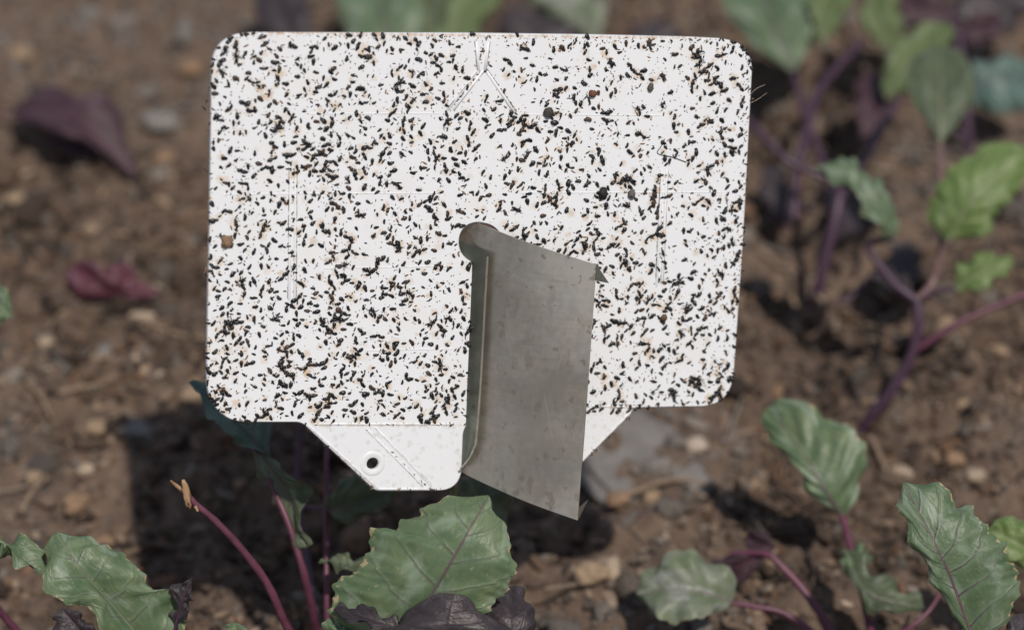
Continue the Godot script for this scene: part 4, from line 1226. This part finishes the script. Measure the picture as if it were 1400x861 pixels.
	leaf(b, [1225, 70, 1.38, 1200, 30, 1.38, 1195, -30, 1.39], [1225, 70, 1190, 52, 1176, 20, 1195, -30], [1225, 70, 1232, 35, 1228, 0, 1195, -30], 0.004, 0.004, M.leaf_dim, M.rib_pale, {"rows": 30})
	stalk(b, "petiole", [1325, 200, 1.38, 1270, 130, 1.38, 1225, 70, 1.38], 0.0016, 0.0012, M.stem_dark)
	leaf(b, [1310, 50, 1.392, 1335, 40, 1.39, 1375, 30, 1.4], [1310, 50, 1330, 20, 1355, 15, 1375, 30], [1310, 50, 1330, 62, 1355, 58, 1375, 30], 0.003, 0.003, M.leaf_plum, M.stem_dark, {"rows": 30, "ruffle": 0.004})
	# above the card
	var c := plant(560, 190, "blurred seedling behind the card's top edge with a grey-green and a bright leaf")
	stalk(c, "stem", [560, 195, 1.41, 560, 150, 1.4, 555, 95, 1.4], 0.003, 0.002, M.stem_dark)
	leaf(c, [555, 98, 1.4, 525, 30, 1.41, 515, -60, 1.44], [555, 98, 490, 70, 462, 20, 462, -30, 515, -60], [555, 98, 585, 60, 580, 10, 568, -30, 515, -60], 0.008, 0.006, M.leaf_grey, M.rib_purple, {"rows": 44})
	leaf(c, [575, 110, 1.4, 625, 45, 1.4, 690, -40, 1.42], [575, 110, 590, 60, 610, 10, 640, -30, 690, -40], [575, 110, 625, 80, 655, 40, 680, 0, 690, -40], 0.006, 0.004, M.leaf_dim, M.rib_pale, {"rows": 40})
	leaf(c, [560, 100, 1.42, 592, 40, 1.43, 600, -30, 1.45], [560, 100, 575, 50, 580, 0, 600, -30], [560, 100, 612, 60, 620, 10, 600, -30], 0.004, 0.004, M.leaf_olive, M.rib_pale, {"rows": 30})
	leaf(c, [440, 100, 1.41, 392, 40, 1.42, 370, -40, 1.44], [440, 100, 372, 60, 352, 20, 345, -20, 370, -40], [440, 100, 428, 50, 422, 10, 410, -25, 370, -40], 0.006, 0.006, M.leaf_purple, M.stem_dark, {"rows": 40})
	stalk(c, "petiole", [560, 160, 1.4, 500, 140, 1.4, 440, 100, 1.41], 0.0018, 0.0013, M.stem_dark)
	leaf(c, [820, 60, 1.45, 780, 10, 1.46, 720, -30, 1.47], [820, 60, 770, 25, 735, 12, 720, -30], [820, 60, 830, 10, 790, -30, 720, -30], 0.006, 0.006, M.leaf_bloom, M.rib_purple, {"rows": 40, "ruffle": 0.004})
	stalk(c, "petiole", [565, 160, 1.4, 700, 130, 1.43, 820, 60, 1.45], 0.0018, 0.0013, M.stem_dark)
	leaf(c, [720, 130, 1.43, 730, 60, 1.44, 700, 5, 1.45], [720, 130, 690, 90, 680, 40, 700, 5], [720, 130, 780, 90, 790, 40, 700, 5], 0.006, 0.006, M.leaf_purple, M.stem_dark, {"rows": 40})
	leaf(c, [880, 110, 1.43, 885, 70, 1.44, 900, 25, 1.45], [880, 110, 860, 80, 862, 45, 900, 25], [880, 110, 915, 90, 935, 50, 900, 25], 0.006, 0.006, M.leaf_purple, M.stem_dark, {"rows": 40})
	stalk(c, "petiole", [700, 130, 1.43, 790, 140, 1.43, 880, 110, 1.43], 0.0016, 0.0012, M.stem_dark)
	# fallen leaves on the soil
	var h := thing("fallen_leaf", on_ground(95, 215), "dull plum coloured leaf lying curled on the soil at upper left", "leaf", "fallen leaves on the soil")
	leaf(h, [14, 155, 1.385, 100, 163, 1.355, 184, 246, 1.35], [14, 155, 62, 128, 108, 140, 138, 137, 158, 163, 170, 202, 184, 246], [14, 155, 62, 171, 118, 194, 152, 216, 184, 246], 0.016, 0.0, M.leaf_plum, M.stem_purple, {"cup": 0.008, "rows": 50})
	leaf(h, [60, 190, 1.375, 95, 192, 1.37, 135, 212, 1.365], [60, 190, 85, 180, 115, 188, 135, 212], [60, 190, 80, 204, 110, 214, 135, 212], 0.004, 0.0, M.leaf_plum, M.stem_purple, {"rows": 30, "rib": false})
	stalk(h, "petiole", [-40, 150, 1.4, -12, 152, 1.39, 14, 155, 1.385], 0.0014, 0.001, M.stem_purple)
	var g := thing("fallen_leaf", on_ground(135, 405), "crumpled magenta leaf with a pale sheen lying on the soil at left", "leaf", "fallen leaves on the soil")
	leaf(g, [160, 402, 1.268, 135, 385, 1.264, 104, 357, 1.272], [160, 402, 130, 404, 96, 398, 94, 372, 104, 357], [160, 402, 162, 382, 146, 368, 128, 356, 104, 357], 0.006, -0.002, M.leaf_magenta, M.stem_purple, {"cup": 0.004, "ruffle": 0.0016, "rows": 40, "tooth": 0.05, "rib": false})
	leaf(g, [150, 402, 1.266, 165, 384, 1.266, 170, 357, 1.274], [150, 402, 144, 384, 152, 366, 170, 357], [150, 402, 178, 398, 186, 378, 170, 357], 0.004, 0.002, M.leaf_magenta, M.stem_purple, {"cup": 0.003, "ruffle": 0.0016, "rows": 30, "tooth": 0.05, "rib": false})
	leaf(g, [150, 400, 1.268, 185, 396, 1.268, 220, 400, 1.27], [150, 400, 165, 390, 190, 386, 220, 400], [150, 400, 170, 408, 200, 408, 220, 400], 0.003, 0.0, M.leaf_magenta, M.stem_purple, {"cup": 0.002, "ruffle": 0.001, "rows": 30, "tooth": 0.02, "rib": false})

func build_card_debris() -> void:
	var list := [
		[748, 153, 3.6, 3.9, "grain", Color(0.045, 0.042, 0.042), "angular dark grey grit grain right of the Y-shaped bead", "grain"],
		[809, 127, 2.7, 2.6, "grain", Color(0.14, 0.055, 0.03), "reddish brown round grain right of the dark grey grit grain", "grain"],
		[888, 118, 2.2, 3.2, "grain", Color(0.09, 0.08, 0.072), "small grey angular grain near the top right of the card", "grain"],
		[309, 329, 4.4, 4.6, "grain", Color(0.22, 0.14, 0.085), "tan grain of soil near the left edge of the card", "grain"],
		[906, 433, 2.6, 2.7, "grain", Color(0.11, 0.06, 0.035), "round brown grain below the right upright bead", "grain"],
		[823, 263, 3.4, 4.6, "grain", Color(0.014, 0.014, 0.014), "large rounded black grain above the bracket's free corner", "grain"],
		[862, 264, 2.6, 3.6, "grain", Color(0.1, 0.095, 0.09), "pale grey scrap beside the large black grain", "grain"]]
	for i in list.size():
		var g: Array = list[i]
		var v := C(g[0], g[1])
		var m := StandardMaterial3D.new()
		m.albedo_color = g[5].linear_to_srgb()
		m.roughness = 0.75
		var o := part(g[4], lump(500 + i, g[2] * 0.00098, g[3] * 0.00098, 0.002, 0.55, 11, 14, 1.1), m)
		o.transform = card_xf * Transform3D(Basis.IDENTITY, Vector3(v.x, v.y, CARD_THICK * 0.5 + 0.8) * 0.001)
		tag(o, g[6], g[7], "grains stuck to the white card")
	for f in [[[937, 221, 918, 214, 898, 209, 903, 199, 908, 189], "thin bent dark fibre above the right upright bead", 0.00016], [[1024, 128, 1033, 120, 1044, 115], "fine pale hair sticking out of the card's right edge", 0.00009], [[1024, 140, 1034, 135, 1047, 126], "fine pale hair below another at the card's right edge", 0.00009]]:
		var q := []
		for i in range(0, f[0].size(), 2):
			var v := C(f[0][i], f[0][i + 1])
			q.append(card_xf * (Vector3(v.x, v.y, CARD_THICK * 0.5 + 0.2 + (0.5 if f[2] < 0.0001 else 0.0)) * 0.001))
		var o := part("fibre", tube_mesh(q, f[2], f[2] * 0.8, 5, 16), M.beetle if f[2] > 0.0001 else M.chip_white)
		tag(o, f[1], "fibre")

func _ready() -> void:
	rng.seed = 20
	soil_noise.seed = 4
	soil_noise.frequency = 0.07
	soil_fine.seed = 8
	soil_fine.frequency = 0.5
	soil_fine.fractal_octaves = 3
	# camera
	var cam := Camera3D.new()
	cam.name = "camera"
	cam.near = 0.05
	cam.far = 400.0
	cam.fov = 13.69
	var lens := CameraAttributesPhysical.new()
	lens.frustum_focal_length = 100.0
	lens.frustum_focus_distance = 0.938
	lens.exposure_aperture = 6.2
	lens.frustum_near = 0.05
	lens.frustum_far = 400.0
	cam.attributes = lens
	add_child(cam)
	cam.transform = Transform3D(eye_basis, EYE)
	cam.current = true
	# daylight
	var env := Environment.new()
	env.background_mode = Environment.BG_SKY
	var sky := ProceduralSkyMaterial.new()
	sky.sky_top_color = Color(0.58, 0.63, 0.72)
	sky.sky_horizon_color = Color(0.82, 0.84, 0.86)
	sky.sky_curve = 0.2
	sky.sky_energy_multiplier = 0.84
	sky.ground_horizon_color = Color(0.5, 0.45, 0.4)
	sky.ground_bottom_color = Color(0.3, 0.25, 0.2)
	env.sky = Sky.new()
	env.sky.sky_material = sky
	env.tonemap_mode = Environment.TONE_MAPPER_LINEAR
	env.tonemap_exposure = 1.08
	env.ssao_enabled = true
	env.ssil_enabled = true
	env.sdfgi_enabled = true
	var we := WorldEnvironment.new()
	we.name = "world_environment"
	we.environment = env
	add_child(we)
	var sun := DirectionalLight3D.new()
	sun.name = "sun"
	sun.light_energy = 1.0
	sun.light_color = Color(1.0, 0.965, 0.91)
	sun.light_angular_distance = 0.9
	sun.shadow_enabled = true
	add_child(sun)
	sun.look_at_from_position(Vector3(0.22, 0.83, 0.46), Vector3.ZERO)
	# the card's place: fitted so that its corners fall where the photograph has them
	var turned := Basis(Vector3(0.95611, 0.01994, -0.29232), Vector3(0.04341, 0.97703, 0.20862), Vector3(0.28977, -0.21215, 0.93329))
	card_xf = Transform3D(eye_basis * turned.orthonormalized(), EYE + eye_basis * Vector3(-0.0102, 0.0314, -0.9407))
	for q in [[870, 600, 0.035, 1.5], [840, 670, 0.025, 1.0], [960, 590, 0.03, 0.6], [100, 60, 0.12, 1.1], [40, 600, 0.05, 0.4], [740, 720, 0.03, -0.6], [1050, 720, 0.03, -1.1], [250, 780, 0.06, -0.5], [1150, 480, 0.06, -0.5], [750, 30, 0.06, -1.0], [200, 300, 0.06, -0.3], [1380, 290, 0.06, 0.5]]:  # positive spots dry grey; negative ones paint the shade of card and plants
		dry_and_shade_spots.append([on_ground(q[0], q[1]), q[2], q[3]])
	make_materials()
	build_ground()
	build_soil_cover()
	var outline := build_card()
	build_bracket()
	build_front_plants()
	build_right_plants()
	build_back_plants()
	build_chips()
	var spots := card_insects(outline)
	card_stains(spots)
	build_card_debris()
